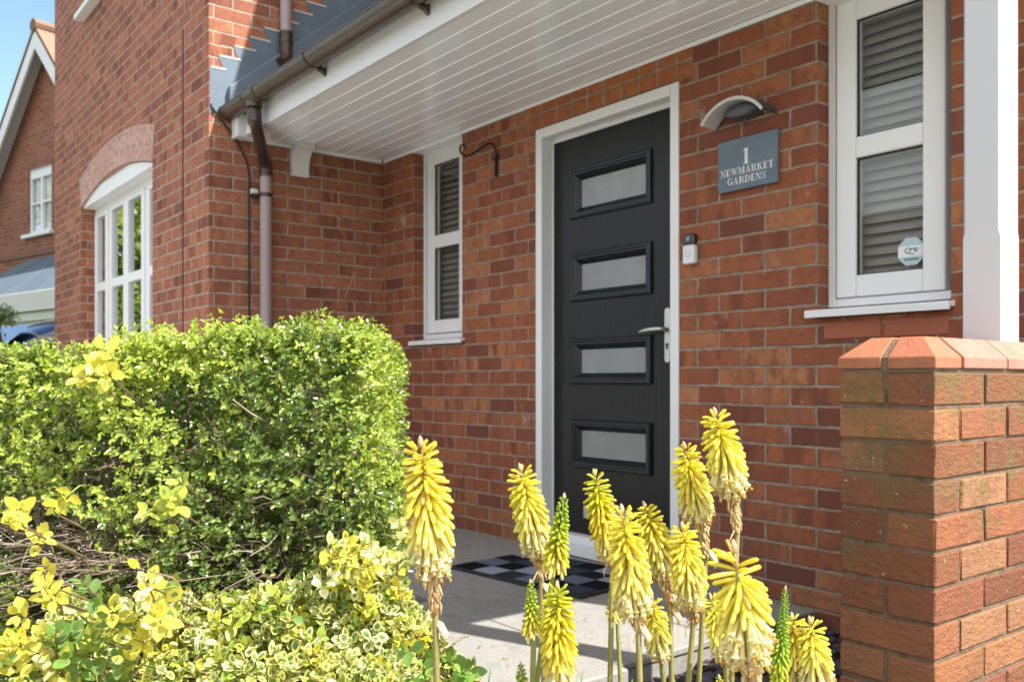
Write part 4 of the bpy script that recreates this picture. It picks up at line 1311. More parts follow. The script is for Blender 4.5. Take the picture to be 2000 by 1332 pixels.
gw = thing('garden_wall', 'low weathered brick wall and pier with chamfered clay coping beside the flowers', 'wall', (-1.02, 2.3, -.2))
GX0, GX1, GY0, GY1 = -1.128, -.911, 1.818, 2.928
ZT = .866
cols = [(.265, .112, .050), (.235, .092, .044), (.285, .128, .058), (.20, .075, .040), (.24, .090, .042), (.29, .140, .070), (.185, .068, .038)]
mb = MB(); mb.col = cols[0]
core = MB(); core.box(GX0 + .0045, GX1 - .0045, GY0 + .0045, GY1, -.25, ZT - .003)
z = ZT; row = 0
def bk(x0, x1, y0, y1, z0, z1):
    c = R_.choice(cols); f = R_.uniform(.85, 1.12); mb.col = tuple(min(1, k * f) for k in c)
    j = .0012
    q = lambda: R_.uniform(-j, j)
    mb.bevbox(x0 + q(), x1 + q(), y0 + q(), y1 + q(), z0 + q(), z1 + q(), R_.uniform(.0018, .0038), .0016)
while z > -.16:
    z1 = z - .005; z0 = z - .070
    if row % 2 == 0:
        y = GY0
        while y < GY1 - .02:
            L = .215
            ye = min(y + L, GY1 - .001)
            bk(GX0, -1.0245, y, ye, z0, z1); bk(-1.0145, GX1, y, ye, z0, z1)
            y += .225
    else:
        bk(GX0, GX1, GY0, GY0 + .1025, z0, z1)
        y = GY0 + .1125
        while y < GY1 - .02:
            ye = min(y + .215, GY1 - .001)
            bk(GX0, -1.0245, y, ye, z0, z1); bk(-1.0145, GX1, y, ye, z0, z1)
            y += .225
    z -= .075; row += 1
mb.build('brickwork', M['weathered_brick'], gw)
core.build('mortar', M['weathered_mortar'], gw)
# chamfered coping: pier pieces (orange), then pink ones along the wall
def coping(x0, x1, y0, y1, left, right, front, col, zb=.8715, zt=.940, ch=.050, vz=.024):
    mb = MB(); mb.col = col
    z0 = zb + R_.uniform(-.0008, .0008)
    def ring(z, i):
        a = x0 + (i if left else 0); b = x1 - (i if right else 0); c_ = y0 + (i if front else 0)
        return [mb.vert(p) for p in ((a, c_, z), (b, c_, z), (b, y1, z), (a, y1, z))]
    rs = [ring(z0, 0), ring(z0 + vz, 0), ring(zt, ch), ]
    for a, b in zip(rs[:-1], rs[1:]):
        for k in range(4): mb.face((a[k], a[(k + 1) % 4], b[(k + 1) % 4], b[k]))
    mb.face(tuple(reversed(rs[0]))); mb.face(tuple(rs[-1]))
    return mb.build('coping', M['coping_clay'], gw, bevel=.0025)
coping(GX0 - .003, -1.0285, GY0 - .004, GY0 + .1085, True, False, True, (.37, .142, .072))
coping(-1.0125, GX1 + .003, GY0 - .004, GY0 + .1085, False, True, True, (.35, .128, .066))
y = GY0 + .120; k = 0
while y < GY1 - .02:
    ye = min(y + .207, GY1 - .001)
    coping(GX0 - .003, GX1 + .003, y, ye, True, True, False, [(.39, .16, .115), (.41, .17, .122), (.37, .15, .105)][k % 3])
    y += .2135; k += 1
mb = MB()
def jring(x0, x1, y0, y1, lf, rt, fr):
    r = []
    for z, i in ((.868, 0), (.8955, 0), (.937, .049)):
        a = x0 + (i + .004 if lf else 0); b = x1 - (i + .004 if rt else 0); c_ = y0 + (i + .004 if fr else 0)
        r.append([mb.vert(p) for p in ((a, c_, z), (b, c_, z), (b, y1, z), (a, y1, z))])
    for a, b in zip(r[:-1], r[1:]):
        for k in range(4): mb.face((a[k], a[(k + 1) % 4], b[(k + 1) % 4], b[k]))
    mb.face(tuple(r[-1])); mb.face(tuple(reversed(r[0])))
jring(-1.0283, -1.0127, GY0 - .004, GY0 + .1085, False, False, True)
jring(GX0, GX1, GY0 + .1087, GY0 + .1198, True, True, False)
mb.box(GX0 + .004, GX1 - .004, GY0 + .002, GY1, ZT - .0028, .8712)
mb.build('coping_joint', M['weathered_mortar'], gw)
# ------------------------------------------------------------------ clipped hedge: trained in camera-free coordinates along its own axis (r along, d into)
leafmat('hedge_leaf', .34, .24, spec=.75)
leafmat('variegated_leaf', .34, .40, variegated=True, spec=.4)
leafmat('far_leaf', .3, .5)
tintmat('twig', rough=.8, spec=.2, bump=.5, bscale=200)
RTn = np.array([RT.x, RT.y, 0]); FWn = np.array([FW.x, FW.y, 0]); UPn = np.array([0, 0, 1.0])
def toW(q): return q[:, :1] * RTn + q[:, 1:2] * FWn + q[:, 2:3] * UPn

hedge = thing('hedge', 'clipped green small leaved hedge in front of the brick wing', 'hedge', cw(-.95, 2.2, -.08))
H_R0, H_D0, H_D1, H_Z0 = -1.75, 1.80, 2.75, .05
def top_z(r): return np.interp(r, [-1.75, -1.1, -.80, -.62, -.42, -.30], [.915, .920, .942, .960, .972, .958])
def right_r(d): return np.interp(d, [1.75, 2.0, 2.4, 2.8], [-.265, -.258, -.292, -.345])
def hedge_pts(n, inset):
    """points on the rounded hedge surface (r, d, z), their outward normals"""
    kind = NR.choice(4, n, p=[.50, .22, .24, .04])
    r = NR.uniform(H_R0, -.27, n); d = NR.uniform(H_D0, H_D1, n); z = NR.uniform(H_Z0, 1.0, n)
    nn = np.zeros((n, 3))
    f = kind == 0; d[f] = H_D0; nn[f] = (0, -1, 0)
    e = kind == 1; r[e] = 9; nn[e] = (1, 0, 0)
    tt = kind == 2; z[tt] = 9; nn[tt] = (0, 0, 1)
    b = kind == 3; d[b] = H_D1; nn[b] = (0, 1, 0)
    rr = right_r(d); r = np.where(r > 8, rr, np.minimum(r, rr))
    tz = top_z(r); z = np.where(z > 8, tz, np.minimum(z, tz))
    rad = .085
    q = np.stack([np.clip(r, H_R0, rr - rad), np.clip(d, H_D0 + rad, H_D1 - rad), np.clip(z, H_Z0, tz - rad)], 1)
    p = np.stack([r, d, z], 1)
    v = p - q
    L = np.linalg.norm(v, axis=1, keepdims=True)
    nrmv = np.where(L > 1e-6, v / (L + 1e-9), nn)
    p = q + nrmv * rad
    bul = vnoise(p, 9.0, 3) * .013 + vnoise(p, 26.0, 5) * .011
    p = p + nrmv * (bul - inset)[:, None]
    return p, nrmv
def hedge_gap(p):
    """0..1: how thin the foliage is (bare patch low on the left, ragged holes)"""
    bare = np.exp(-(((p[:, 0] + .93) / .22) ** 2 + ((p[:, 2] - .50) / .070) ** 2)) * .85
    bare += np.exp(-(((p[:, 0] + .80) / .13) ** 2 + ((p[:, 2] - .665) / .05) ** 2)) * .8
    bare += np.exp(-(((p[:, 0] + .52) / .11) ** 2 + ((p[:, 2] - .42) / .10) ** 2)) * .75
    bare += np.exp(-(((p[:, 0] + .98) / .2) ** 2 + ((p[:, 2] - .75) / .035) ** 2)) * .5
    hol = np.clip((vnoise(p, 24, 8) - .10) * 1.6, 0, 1) * np.clip((-.22 - p[:, 0]) / .5, .30, 1)
    return np.clip(bare + hol, 0, 1)
LP, LD, LN, LL, LW, LT = [], [], [], [], [], []
def add_leaves(P, D, N, L, Wd, T):
    LP.append(P); LD.append(D); LN.append(N); LL.append(L); LW.append(Wd); LT.append(T)
ns = 15500
inset = np.abs(NR.normal(0, .030, ns)) + NR.choice([0, .03, .07], ns, p=[.58, .27, .15])
p, nv = hedge_pts(ns, inset)
keep = NR.uniform(0, 1, ns) > hedge_gap(p) * 1.15
p, nv, inset = p[keep], nv[keep], inset[keep]
ns = len(p)
sd = nrm(nv * .75 + np.array([0, 0, .45]) + NR.normal(0, .55, (ns, 3)))     # sprig direction
slen = NR.uniform(.03, .062, ns)
# lighter leaves in soft patches and towards the top, a few brown leaves
paleness = np.clip(.35 + vnoise(p, 8, 21) * .7 + NR.normal(0, .34, ns) + .25 * np.clip((p[:, 2] - .75) / .2, -1, 1), 0, 1)
TW = MB(); TW.col = (.2, .14, .09)
for j in range(5):
    t_ = (j + .6) / 5
    for sgn in (-1, 1, 0):
        if sgn == 0 and j < 3: continue
        n = ns
        sel = NR.uniform(0, 1, n) < .92
        base = p - sd * (slen * .55)[:, None] + sd * (slen * t_)[:, None]
        side = nrm(np.cross(sd, NR.normal(0, 1, (n, 3)) if j % 2 else (sd[:, [1, 2, 0]] + .3)))
        dr = nrm(side * (sgn if sgn else 0) + sd * NR.uniform(.45, .9, n)[:, None] + NR.normal(0, .25, (n, 3)))
        nm = nrm(sd + nv * .5 + np.array([0, 0, .35]) + NR.normal(0, .45, (n, 3)))
        L = NR.uniform(.0095, .0165, n) * (1.1 - .25 * t_); Wd = L * NR.uniform(.50, .66, n)
        f = np.clip(paleness + NR.normal(0, .15, n) + .15 * t_, 0, 1)[:, None]
        c = (1 - f) * np.array([.032, .100, .012]) + f * np.array([.50, .60, .075])
        yel = (NR.uniform(0, 1, n) < .055)[:, None]; br = (NR.uniform(0, 1, n) < .022)[:, None]
        c = np.where(yel, np.array([.42, .40, .09]), c); c = np.where(br, np.array([.26, .12, .05]), c)
        c = np.concatenate([c, np.ones((n, 1))], 1)
        add_leaves(base[sel], dr[sel], nm[sel], L[sel], Wd[sel], c[sel])
P = np.concatenate(LP); 
leaf_mesh('foliage', toW(P), toW(np.concatenate(LD)), toW(np.concatenate(LN)), np.concatenate(LL), np.concatenate(LW), np.concatenate(LT), M['hedge_leaf'], hedge, fold=.35, curl=.12)
# deeper leaves closing the hedge body, shade of the gaps painted in as dark green
n = 40000
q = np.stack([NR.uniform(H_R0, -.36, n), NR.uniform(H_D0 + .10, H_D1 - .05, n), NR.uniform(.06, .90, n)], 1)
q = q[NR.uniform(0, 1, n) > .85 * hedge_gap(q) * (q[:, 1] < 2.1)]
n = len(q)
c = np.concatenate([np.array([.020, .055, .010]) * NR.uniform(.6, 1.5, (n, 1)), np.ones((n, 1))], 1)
L = NR.uniform(.016, .026, n)
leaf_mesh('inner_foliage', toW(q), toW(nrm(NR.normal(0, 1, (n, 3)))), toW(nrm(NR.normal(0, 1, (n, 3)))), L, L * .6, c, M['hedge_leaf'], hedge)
# branches: stems from the ground, forking twigs, and the bare straggly patch
mb = MB(); mb.col = (.16, .11, .075)
TWC = [(.36, .29, .22), (.28, .21, .15), (.44, .37, .29), (.20, .14, .10), (.34, .25, .18)]
def branch(p0, p1, r0, r1, wig=.02, n=5, sides=5):
    a, b = Vector(p0), Vector(p1); pts = []
    for k in range(n + 1):
        f = k / n; w = math.sin(math.pi * f) * wig
        pts.append(a.lerp(b, f) + Vector((R_.uniform(-w, w), R_.uniform(-w, w), R_.uniform(-w, w))))
    mb.col = R_.choice(TWC)
    mb.tube(pts, [r0 + (r1 - r0) * k / n for k in range(n + 1)], sides)
    return pts
for k in range(60):
    r = R_.uniform(-1.7, -.34); d = R_.uniform(2.0, 2.6)
    b = branch(cw(r, d, -.1), cw(min(r + R_.uniform(-.15, .15), -.37), d + R_.uniform(-.12, .12), R_.uniform(.5, .80)), .010, .004, .03, 6)
    for j in range(9):
        s = b[R_.randint(1, 6)]
        rr = R_.uniform(-.25, .03)
        branch(s, s + Vector(cw(rr, R_.uniform(-.32, .12), R_.uniform(-.06, .08))), .0035, .0012, .02, 4, 4)
for k in range(120):        # bare twigs raking out to the left, low on the face
    r = R_.gauss(-.78, .12); z = R_.gauss(.49, .055); d = R_.uniform(1.80, 2.02)
    L = R_.uniform(.08, .26)
    TWC_ = TWC; TWC = [(.20, .15, .11), (.26, .20, .15), (.15, .11, .08), (.32, .26, .20)]
    dr = Vector(cw(-.93 + R_.uniform(-.1, .25), -.32 + R_.uniform(-.25, .25), R_.gauss(-.10, .16)))
    s = Vector(cw(r, d, z))
    pts = branch(s, s + dr * L, R_.uniform(.0014, .0026), .0008, .006, 5, 5)
    for j in range(R_.randint(1, 4)):
        q = pts[R_.randint(1, 4)]
        branch(q, q + (dr + Vector((R_.gauss(0, .45), R_.gauss(0, .45), R_.gauss(0, .45)))) * L * .35, .0014, .0008, .006, 3, 4)
TWC = TWC_
for k in range(420):        # fine twigs just under the leaf skin everywhere
    pp, nn_ = None, None
    r = R_.uniform(-1.5, -.32); z = R_.uniform(.15, .93); d = R_.uniform(1.80, 1.95)
    if k % 3 == 0: r = R_.uniform(-.55, -.28); z = R_.uniform(.3, .7); d = R_.uniform(1.79, 1.9)
    s = Vector(cw(r, d + .08, z)); e = s + Vector(cw(R_.gauss(0, .07), R_.uniform(-.12, -.03), R_.gauss(.02, .06)))
    branch(s, e, .0022, .001, .012, 4, 4)
mb.build('twigs', M['twig'], hedge)

# ------------------------------------------------------------------ variegated evergreen shrubs sprawling under and through the hedge
def sprig_leaves(store, tips, dirs, n_leaf, L, spread, tints, stem, alpha=(.25, .6)):
    for tip, d in zip(tips, dirs):
        d = Vector(d).normalized(); a0 = R_.uniform(0, 6.28)
        x = d.orthogonal().normalized(); y = d.cross(x)
        nl = R_.randint(*n_leaf)
        tcol = R_.choice(tints); al = R_.uniform(*alpha)
        slen = .012 * nl / 2
        s0 = Vector(tip) - d * (slen + .022)
        stem.col = R_.choice([(.22, .26, .06), (.30, .30, .08), (.24, .17, .09)])
        stem.tube([s0 - d * .014 - Vector((0, 0, .006)), s0, Vector(tip)], [.0016, .0018, .0012], 5)
        for k in range(nl):
            f = k / max(1, nl - 1)
            base = Vector(tip) - d * slen * (1 - f)
            a = a0 + (k // 2) * 1.57 + (k % 2) * math.pi + R_.uniform(-.3, .3)
            out = x * math.cos(a) + y * math.sin(a)
            dr = (out * (1.0 - .45 * f) + d * (.25 + .75 * f * spread) + Vector((0, 0, R_.uniform(-.25, .12)))).normalized()
            l = L * R_.uniform(.7, 1.12) * (1 - .25 * f)
            nm = (d * 1.0 - out * .35 + Vector((R_.gauss(0, .22), R_.gauss(0, .22), R_.gauss(.25, .2)))).normalized()
            fc = R_.uniform(.82, 1.12)
            store.append((base + out * .003, dr, nm, l, l * R_.uniform(.56, .72), (min(1, tcol[0] * fc), min(1, tcol[1] * fc), min(1, tcol[2] * fc), max(.02, al + R_.gauss(0, .10)))))
def flush(store, name, parent, mat='variegated_leaf'):
    P = np.array([s[0] for s in store]); D = np.array([s[1] for s in store]); N = np.array([s[2] for s in store])
    leaf_mesh(name, P, D, N, np.array([s[3] for s in store]), np.array([s[4] for s in store]), np.array([s[5] for s in store]), M[mat], parent, fold=.22, big=True, curl=.10)
CREAM = [(.84, .77, .33), (.86, .81, .46), (.82, .72, .19), (.78, .70, .24)]
GOLD = [(.78, .63, .04), (.82, .69, .06), (.76, .62, .06)]
LIME = [(.36, .42, .03), (.28, .38, .035), (.46, .48, .05)]
GREEN = [(.06, .18, .015), (.10, .25, .02), (.05, .14, .014)]

shrub = thing('variegated_shrub', 'sprawling cream and green variegated shrub along the foot of the hedge', 'shrub', cw(-.45, 1.66, -.08))
store = []; stem = MB(); stem.col = (.2, .2, .08)
def mound_top(r): return np.interp(r, [-1.0, -.72, -.58, -.45, -.34, -.26, -.20, -.14, -.07], [.42, .42, .41, .44, .48, .48, .40, .31, .25])
for k in range(1150):
    r = R_.uniform(-.9, -.075); 
    zt = mound_top(r); f = R_.random() ** .45
    z = .06 + (zt - .06) * f
    d = 1.50 + .30 * (f ** 1.6) + R_.uniform(-.04, .05) + (0.10 if r > -.2 else 0)
    if d > 1.80: d = 1.80
    dr = cw(R_.gauss(.05 + (r + .4) * .5, .35), -1 + f * .35 + R_.gauss(0, .3), .45 + .35 * f + R_.gauss(0, .25))
    roll = R_.random()
    cols_ = CREAM if roll < .70 else (GOLD if roll < .82 else LIME if roll < .94 else GREEN)
    sprig_leaves(store, [cw(r, d, z)], [dr], (6, 10), .030 if cols_ is not GOLD else .027, 1.0, cols_, stem, (.30, .62) if cols_ is CREAM else (.02, .3))
# leaning column up the end of the hedge
for k in range(120):
    z = R_.uniform(.16, .53); r = -.255 - abs(R_.gauss(0, .045)) + (.60 - z) * .05; d = R_.uniform(1.66, 1.86)
    dr = cw(.55 + R_.gauss(0, .35), -.7 + R_.gauss(0, .35), .35 + R_.gauss(0, .3))
    sprig_leaves(store, [cw(r, d, z)], [dr], (5, 8), .030, 1.0, GOLD if R_.random() < .55 else CREAM, stem, (.0, .35))
flush(store, 'foliage', shrub); stem.build('stems', M['twig'], shrub)

def small_shrub(name, label, spots, cols_, L, al, nl=(5, 8), centre=None, jit=.03, reps=1, droop=0, wood=True):
    c = spots[0] if centre is None else centre
    root = thing(name, label, 'shrub', cw(c[0], c[1], -.08))
    store = []; stem = MB(); stem.col = (.2, .2, .08)
    for (r, d, z) in spots:
        for k in range(reps):
            pr, pd, pz = r + R_.gauss(0, jit), d + R_.gauss(0, jit), z + R_.gauss(0, jit)
            dr = cw(R_.gauss(0, .4), -.9 + R_.gauss(0, .3), .5 + R_.gauss(0, .35) - droop)
            sprig_leaves(store, [cw(pr, pd, pz)], [dr], nl, L, 1.0, cols_, stem, al)
        if not wood: continue
        branch_pts = [Vector(cw(c[0] * .3 + r * .7, d + .30, -.08)), Vector(cw(c[0] * .15 + r * .85, d + .32, z * .5)), Vector(cw(r, d + .22, z - .10)), Vector(cw(r, d + .03, z - .02))]
        stem.col = (.22, .16, .08); stem.tube(branch_pts, [.004, .003, .0022, .0018], 6)
    if not wood:        # one trailing stem that carries all the clusters
        q = [Vector(cw(r, d + .025, z - .03)) for (r, d, z) in sorted(spots, key=lambda k: k[2])]
        stem.col = (.22, .18, .08); stem.tube([Vector(cw(c[0], c[1] + .12, -.08))] + q, .0018, 5)
    flush(store, 'foliage', root); stem.build('stems', M['twig'], root)
    return root
def px(x, y, d): return ((x - 1000) / 1750 * d, d, CAMZ + (744 - y) / 1750 * d)
small_shrub('golden_shrub', 'golden leaved shrub pushing out of the hedge beside its bare twigs', [px(25, 1010, 1.55), px(50, 1025, 1.56), px(75, 1040, 1.62), px(-30, 990, 1.55), px(90, 985, 1.66), px(95, 1135, 1.58), px(60, 1150, 1.55), px(115, 1165, 1.6), px(40, 1235, 1.5), px(70, 1255, 1.5), px(15, 1195, 1.55)], GOLD, .033, (-.3, .10), (6, 9), jit=.012, reps=1)
small_shrub('golden_sprig', 'tall yellow leaved sprig growing up through the top of the hedge', [px(195, 672, 1.73), px(200, 690, 1.72), px(150, 735, 1.72), px(180, 728, 1.71), px(212, 722, 1.71), px(165, 718, 1.73)], GOLD, .040, (-.4, .0), (3, 5), jit=.006)
small_shrub('green_shrub', 'glossy green leaved shrub low in the bottom left of the hedge', [px(x, y, 1.52) for x, y in ((150, 1215), (185, 1240), (120, 1260), (165, 1285), (215, 1300), (200, 1200), (175, 1320), (90, 1310), (20, 1325), (130, 1330), (230, 1250))], GREEN + LIME[:1], .034, (-.4, -.2), (5, 8), jit=.03, reps=2)
small_shrub('yellow_shrub', 'yellow edged low shrub at the bottom left under the bare twigs', [px(x, y, 1.50) for x, y in ((110, 1300), (60, 1280), (140, 1325), (30, 1265), (20, 1300), (250, 1195), (240, 1300), (275, 1170), (300, 1180), (280, 1130), (255, 1165))], GOLD + CREAM[:2], .034, (-.2, .45), (5, 8), jit=.022, reps=2)
small_shrub('lime_shrub', 'lime green large leaved shrub among the twigs in the middle of the hedge', [px(x, y, 1.70) for x, y in ((290, 975), (320, 960), (345, 985), (330, 1000), (350, 930), (300, 985), (345, 1145), (360, 1160), (330, 1165), (470, 1195), (500, 1210), (455, 1215), (480, 1180), (520, 1150))], LIME, .036, (-.1, .25), (4, 6), jit=.012)
small_shrub('leafy_shrub', 'dark green rounded leaves beside the foot of the big yellow flower spike', [px(x, y, 1.28) for x, y in ((875, 1285), (890, 1310), (905, 1325), (870, 1325), (820, 1300), (840, 1322), (800, 1330), (780, 1290))], [(.08, .22, .015), (.13, .30, .02), (.19, .36, .03)], .030, (-.4, -.2), (4, 6), jit=.012, wood=False)
# cream sprigs with tips breaking out of the hedge's right edge
small_shrub('cream_sprig', 'yellow leaf clusters reaching past the lower right edge of the hedge', [px(x, y, 1.72) for x, y in ((768, 1028), (778, 1040), (775, 1080), (770, 1095), (772, 1155), (785, 1150), (790, 1215), (800, 1205), (825, 1250), (835, 1240), (815, 1262))], GOLD + CREAM[:1], .026, (-.3, .2), (4, 7), jit=.007, wood=False)
# ------------------------------------------------------------------ torch lilies
tintmat('floret', rough=.38, spec=.4, trans=.38, nvar=.04)
tintmat('flower_stem', rough=.55, spec=.3, bump=.25, bscale=120)
tintmat('withered', rough=.85, spec=.1, bump=.4, bscale=160)
def lerp3(a, b, f): return tuple(a[k] + (b[k] - a[k]) * f for k in range(3))
def cramp(stops, f):
    for (p0, c0), (p1, c1) in zip(stops[:-1], stops[1:]):
        if f <= p1: return lerp3(c0, c1, max(0, (f - p0) / (p1 - p0)))
    return stops[-1][1]
YEL = [(0, (.80, .69, .06)), (.30, (.87, .755, .075)), (.60, (.89, .79, .14)), (.82, (.88, .79, .26)), (1, (.85, .77, .40))]
YGR = [(0, (.50, .55, .03)), (.3, (.66, .60, .03)), (.6, (.82, .68, .05)), (.85, (.87, .74, .14)), (1, (.88, .80, .42))]
GRN = [(0, (.24, .38, .03)), (.35, (.36, .48, .03)), (.62, (.55, .57, .035)), (.85, (.78, .67, .08)), (1, (.86, .78, .32))]
LIM = [(0, (.17, .33, .03)), (.5, (.25, .43, .03)), (.8, (.40, .52, .03)), (1, (.62, .60, .05))]
def floret(mb, base, d, L, r, col, colend, mouth, bend, sides=7):
    d = d.normalized(); down = Vector((0, 0, -1))
    pts, rad, cs = [], [], []
    prof = [(0, .42), (.18, .72), (.5, .92), (.80, 1.0), (.94, .86), (1.0, .42)] if not mouth else [(0, .42), (.2, .66), (.5, .82), (.78, .98), (.93, 1.12), (1.0, 1.75)]
    for f, rr in prof:
        pts.append(base + d * L * f + down * bend * L * f * f); rad.append(rr * r)
    n0 = len(mb.v)
    x = d.orthogonal().normalized(); y = d.cross(x).normalized()
    rings = []
    for (f, rr), p, q in zip(prof, pts, rad):
        mb.col = lerp3(col, colend, f)
        a0 = 0
        ring = []
        for k in range(sides):
            lob = 1.0 + (.16 * math.cos(3 * 2 * math.pi * k / sides) if (mouth and f > .9) else 0)
            ring.append(mb.vert(p + (x * math.cos(2 * math.pi * k / sides) + y * math.sin(2 * math.pi * k / sides)) * q * lob))
        rings.append(ring)
    for a, b in zip(rings[:-1], rings[1:]):
        for k in range(sides): mb.face((a[k], a[(k + 1) % sides], b[(k + 1) % sides], b[k]))
    if not mouth: mb.face(tuple(rings[-1]))
    else:
        axis = (pts[-1] - pts[-2]).normalized()
        for k in range(R_.randint(3, 6)):
            o = (x * R_.uniform(-1, 1) + y * R_.uniform(-1, 1)) * r * .55
            mb.col = (.86, .80, .42)
            e = pts[-1] + o * 1.3 + axis * R_.uniform(.002, .0055)
            mb.tube([pts[-2] + o * .5, e], [.00045, .0004], 3, cap=False)
            mb.col = R_.choice([(.70, .38, .04), (.78, .55, .10), (.62, .30, .05)])
            mb.tube([e, e + axis * .0016], [.0008, .0006], 4)
FL_GROUP = 'torch lily flower spikes'
def spike(label, tip, bot, wit, foot, d, width, ramp, n=100, style='open', mouth_from=.72, dd=0.0, top_sparse=False, stemw=.0037):
    if style == 'open': n = int(n * 1.5); mouth_from = mouth_from * .6 + .36
    """tip/bot/wit/foot: (x, y) in photo pixels turned into points at distance d"""
    P = lambda q, k=0.0: Vector(cw(*px(q[0], q[1], d + k)))
    T, B, Wt, F = P(tip, dd), P(bot), P(wit), P(foot)
    # carry the stem on down to the soil
    fd = (F - Wt); 
    if fd.z > -.02: fd = Vector((0, 0, -.1))
    fd.normalize(); fd = Vector((fd.x * .6, fd.y * .6, fd.z)).normalized()
    g = F + fd * max(0.0, (F.z + .09) / -fd.z)
    root = thing('flower_spike', label, 'flower', (g.x, g.y, -.085), group=FL_GROUP)
    axis_pts = [g, g.lerp(F, .5), F, Wt.lerp(F, .45), Wt, B, B.lerp(T, .5) + (R_.uniform(-.002, .002)) * RT, T]
    stem = MB(); stem.col = (.25, .26, .06)
    rs = [stemw * 1.1, stemw * 1.05, stemw, stemw, stemw * .95, stemw * .8, stemw * .55, stemw * .22]
    # colour the stem: olive brown above, greener low
    pts = axis_pts
    sub_p, sub_r, = [], []
    for k in range(len(pts) - 1):
        for j in range(4):
            f = j / 4; sub_p.append(pts[k].lerp(pts[k + 1], f)); sub_r.append(rs[k] + (rs[k + 1] - rs[k]) * f)
    sub_p.append(pts[-1]); sub_r.append(rs[-1])
    stem.tube(sub_p, sub_r, 9)
    sc_ = R_.uniform(.85, 1.1)
    greenish = style != 'open'
    for i, v in enumerate(stem.v):
        f = max(0, min(1, (v[2] - .35) / .35))
        c = lerp3((.20, .21, .055), (.30, .205, .085) if not greenish else (.26, .27, .05), f)
        stem.c[i] = tuple(k * sc_ for k in c)
    stem.build('stem', M['flower_stem'], root, smooth=True)
    # florets
    mb = MB(); mb.col = (.8, .7, .1)
    s = width * d / 1750 / 2
    H = (T - B).length
    up = (T - B).normalized()
    a = R_.uniform(0, 6.28)
    for k in range(n):
        t_ = ((k + .5) / n) ** (.78 if style == 'open' else .8)
        a += 2.39996 + R_.uniform(-.12, .12)
        x = up.orthogonal().normalized(); y = up.cross(x)
        out = x * math.cos(a) + y * math.sin(a)
        c = cramp(ramp, min(1, max(0, t_ + R_.gauss(0, .035))))
        fc = R_.uniform(.80, 1.10); c = tuple(min(.93, q * fc) for q in c)
        if style == 'open':
            env = np.interp(t_, [0, .06, .16, .4, .66, .86, 1], [.36, .70, .80, .94, 1.0, .88, .62])
            el = np.interp(t_, [0, .06, .18, .36, .58, .80, 1], [60, 28, 6, -20, -42, -60, -74])
            Ln = np.interp(t_, [0, .08, .22, .45, .7, 1], [.35, .68, .86, 1.04, 1.15, 1.1]) * s
            mouth = t_ > mouth_from + R_.uniform(-.06, .06)
            r = s * .088 * np.interp(t_, [0, .2, .6, 1], [.75, 1, 1.12, 1.1])
        else:
            env = np.interp(t_, [0, .2, .5, .8, 1], [.26, .46, .70, 1.0, .92])
            el = np.interp(t_, [0, .25, .5, .72, 1], [52, 24, -4, -40, -60])
            Ln = np.interp(t_, [0, .2, .45, .7, 1], [.20, .30, .52, .95, 1.05]) * s
            mouth = False
            r = s * .105 * np.interp(t_, [0, .3, .6, 1], [.75, 1.1, 1.1, 1.05])
        if top_sparse and t_ < .34:
            if R_.random() < .5: continue
            Ln *= 1.25; el += 12
        el = math.radians(el + R_.gauss(0, 9))
        pos = T + (B - T) * t_
        dr = out * math.cos(el) + up * math.sin(el)
        reach = max(.001, env * s - Ln * math.cos(el))
        base = pos + out * min(reach, stemw * 1.0 + .35 * s * .3)
        L = max(Ln, (env * s - (base - pos).length) / max(.35, math.cos(el)) * .95) if style == 'open' else Ln
        L = min(L, s * (1.45 - .45 * max(0, t_ - .6) / .4))
        base = base + up * (L * .45 * max(0, -math.sin(el)))
        ce = tuple(min(.94, q * 1.05) for q in c)
        if style == 'open' and R_.random() < .05 + .10 * max(0, t_ - .7): c = lerp3(c, (.50, .32, .12), R_.uniform(.3, .8)); ce = lerp3(ce, (.42, .26, .10), R_.uniform(.4, .9))
        elif mouth: ce = (.80, .72, .36)
        floret(mb, base, dr, L * R_.uniform(.9, 1.08), r, c, ce, mouth, .10 if style == 'open' else .04, 7 if width > 70 else 6)
    mb.build('florets', M['floret'], root, smooth=True)
    # dried tip bud
    tb = MB(); tb.col = (.52, .34, .22)
    tb.tube([T - up * .003, T + up * s * .10, T + up * s * .24, T + up * s * .36], [s * .08, s * .12, s * .09, s * .02], 7)
    for i in range(len(tb.c)): tb.c[i] = (R_.uniform(.45, .60), R_.uniform(.30, .38), R_.uniform(.16, .24))
    tb.build('tip_bud', M['withered'], root, smooth=True)
    # withered florets hanging below
    if (B - Wt).length > .012:
        wb = MB(); wb.col = (.5, .36, .18)
        m = int(26 + (B - Wt).length * 650)
        dn = (Wt - B).normalized()
        for k in range(m):
            f = (k + .5) / m * 1.02; a += 2.4
            x = dn.orthogonal().normalized(); y = dn.cross(x); out = x * math.cos(a) + y * math.sin(a)
            p0 = B.lerp(Wt, f - .08) + out * stemw * .9
            L = R_.uniform(.014, .024) * (s / .026) * (1.05 - .4 * f)
            tw = R_.uniform(-.3, .3)
            p1 = p0 + dn * L * .5 + out * L * R_.uniform(.12, .38) * (1.1 - .6 * f); p2 = p0 + dn * L * R_.uniform(.8, 1.1) + out * L * R_.uniform(.05, .42) * (1.1 - .6 * f) + x * tw * L * .3
            wb.col = R_.choice([(.50, .35, .17), (.42, .27, .12), (.60, .46, .24), (.55, .38, .20), (.36, .22, .10)])
            if f < .25: wb.col = lerp3(wb.col, (.82, .70, .38), .6)
            wb.tube([p0, p1, p2], [.0012, .0019, .0009], 5, flat=.55)
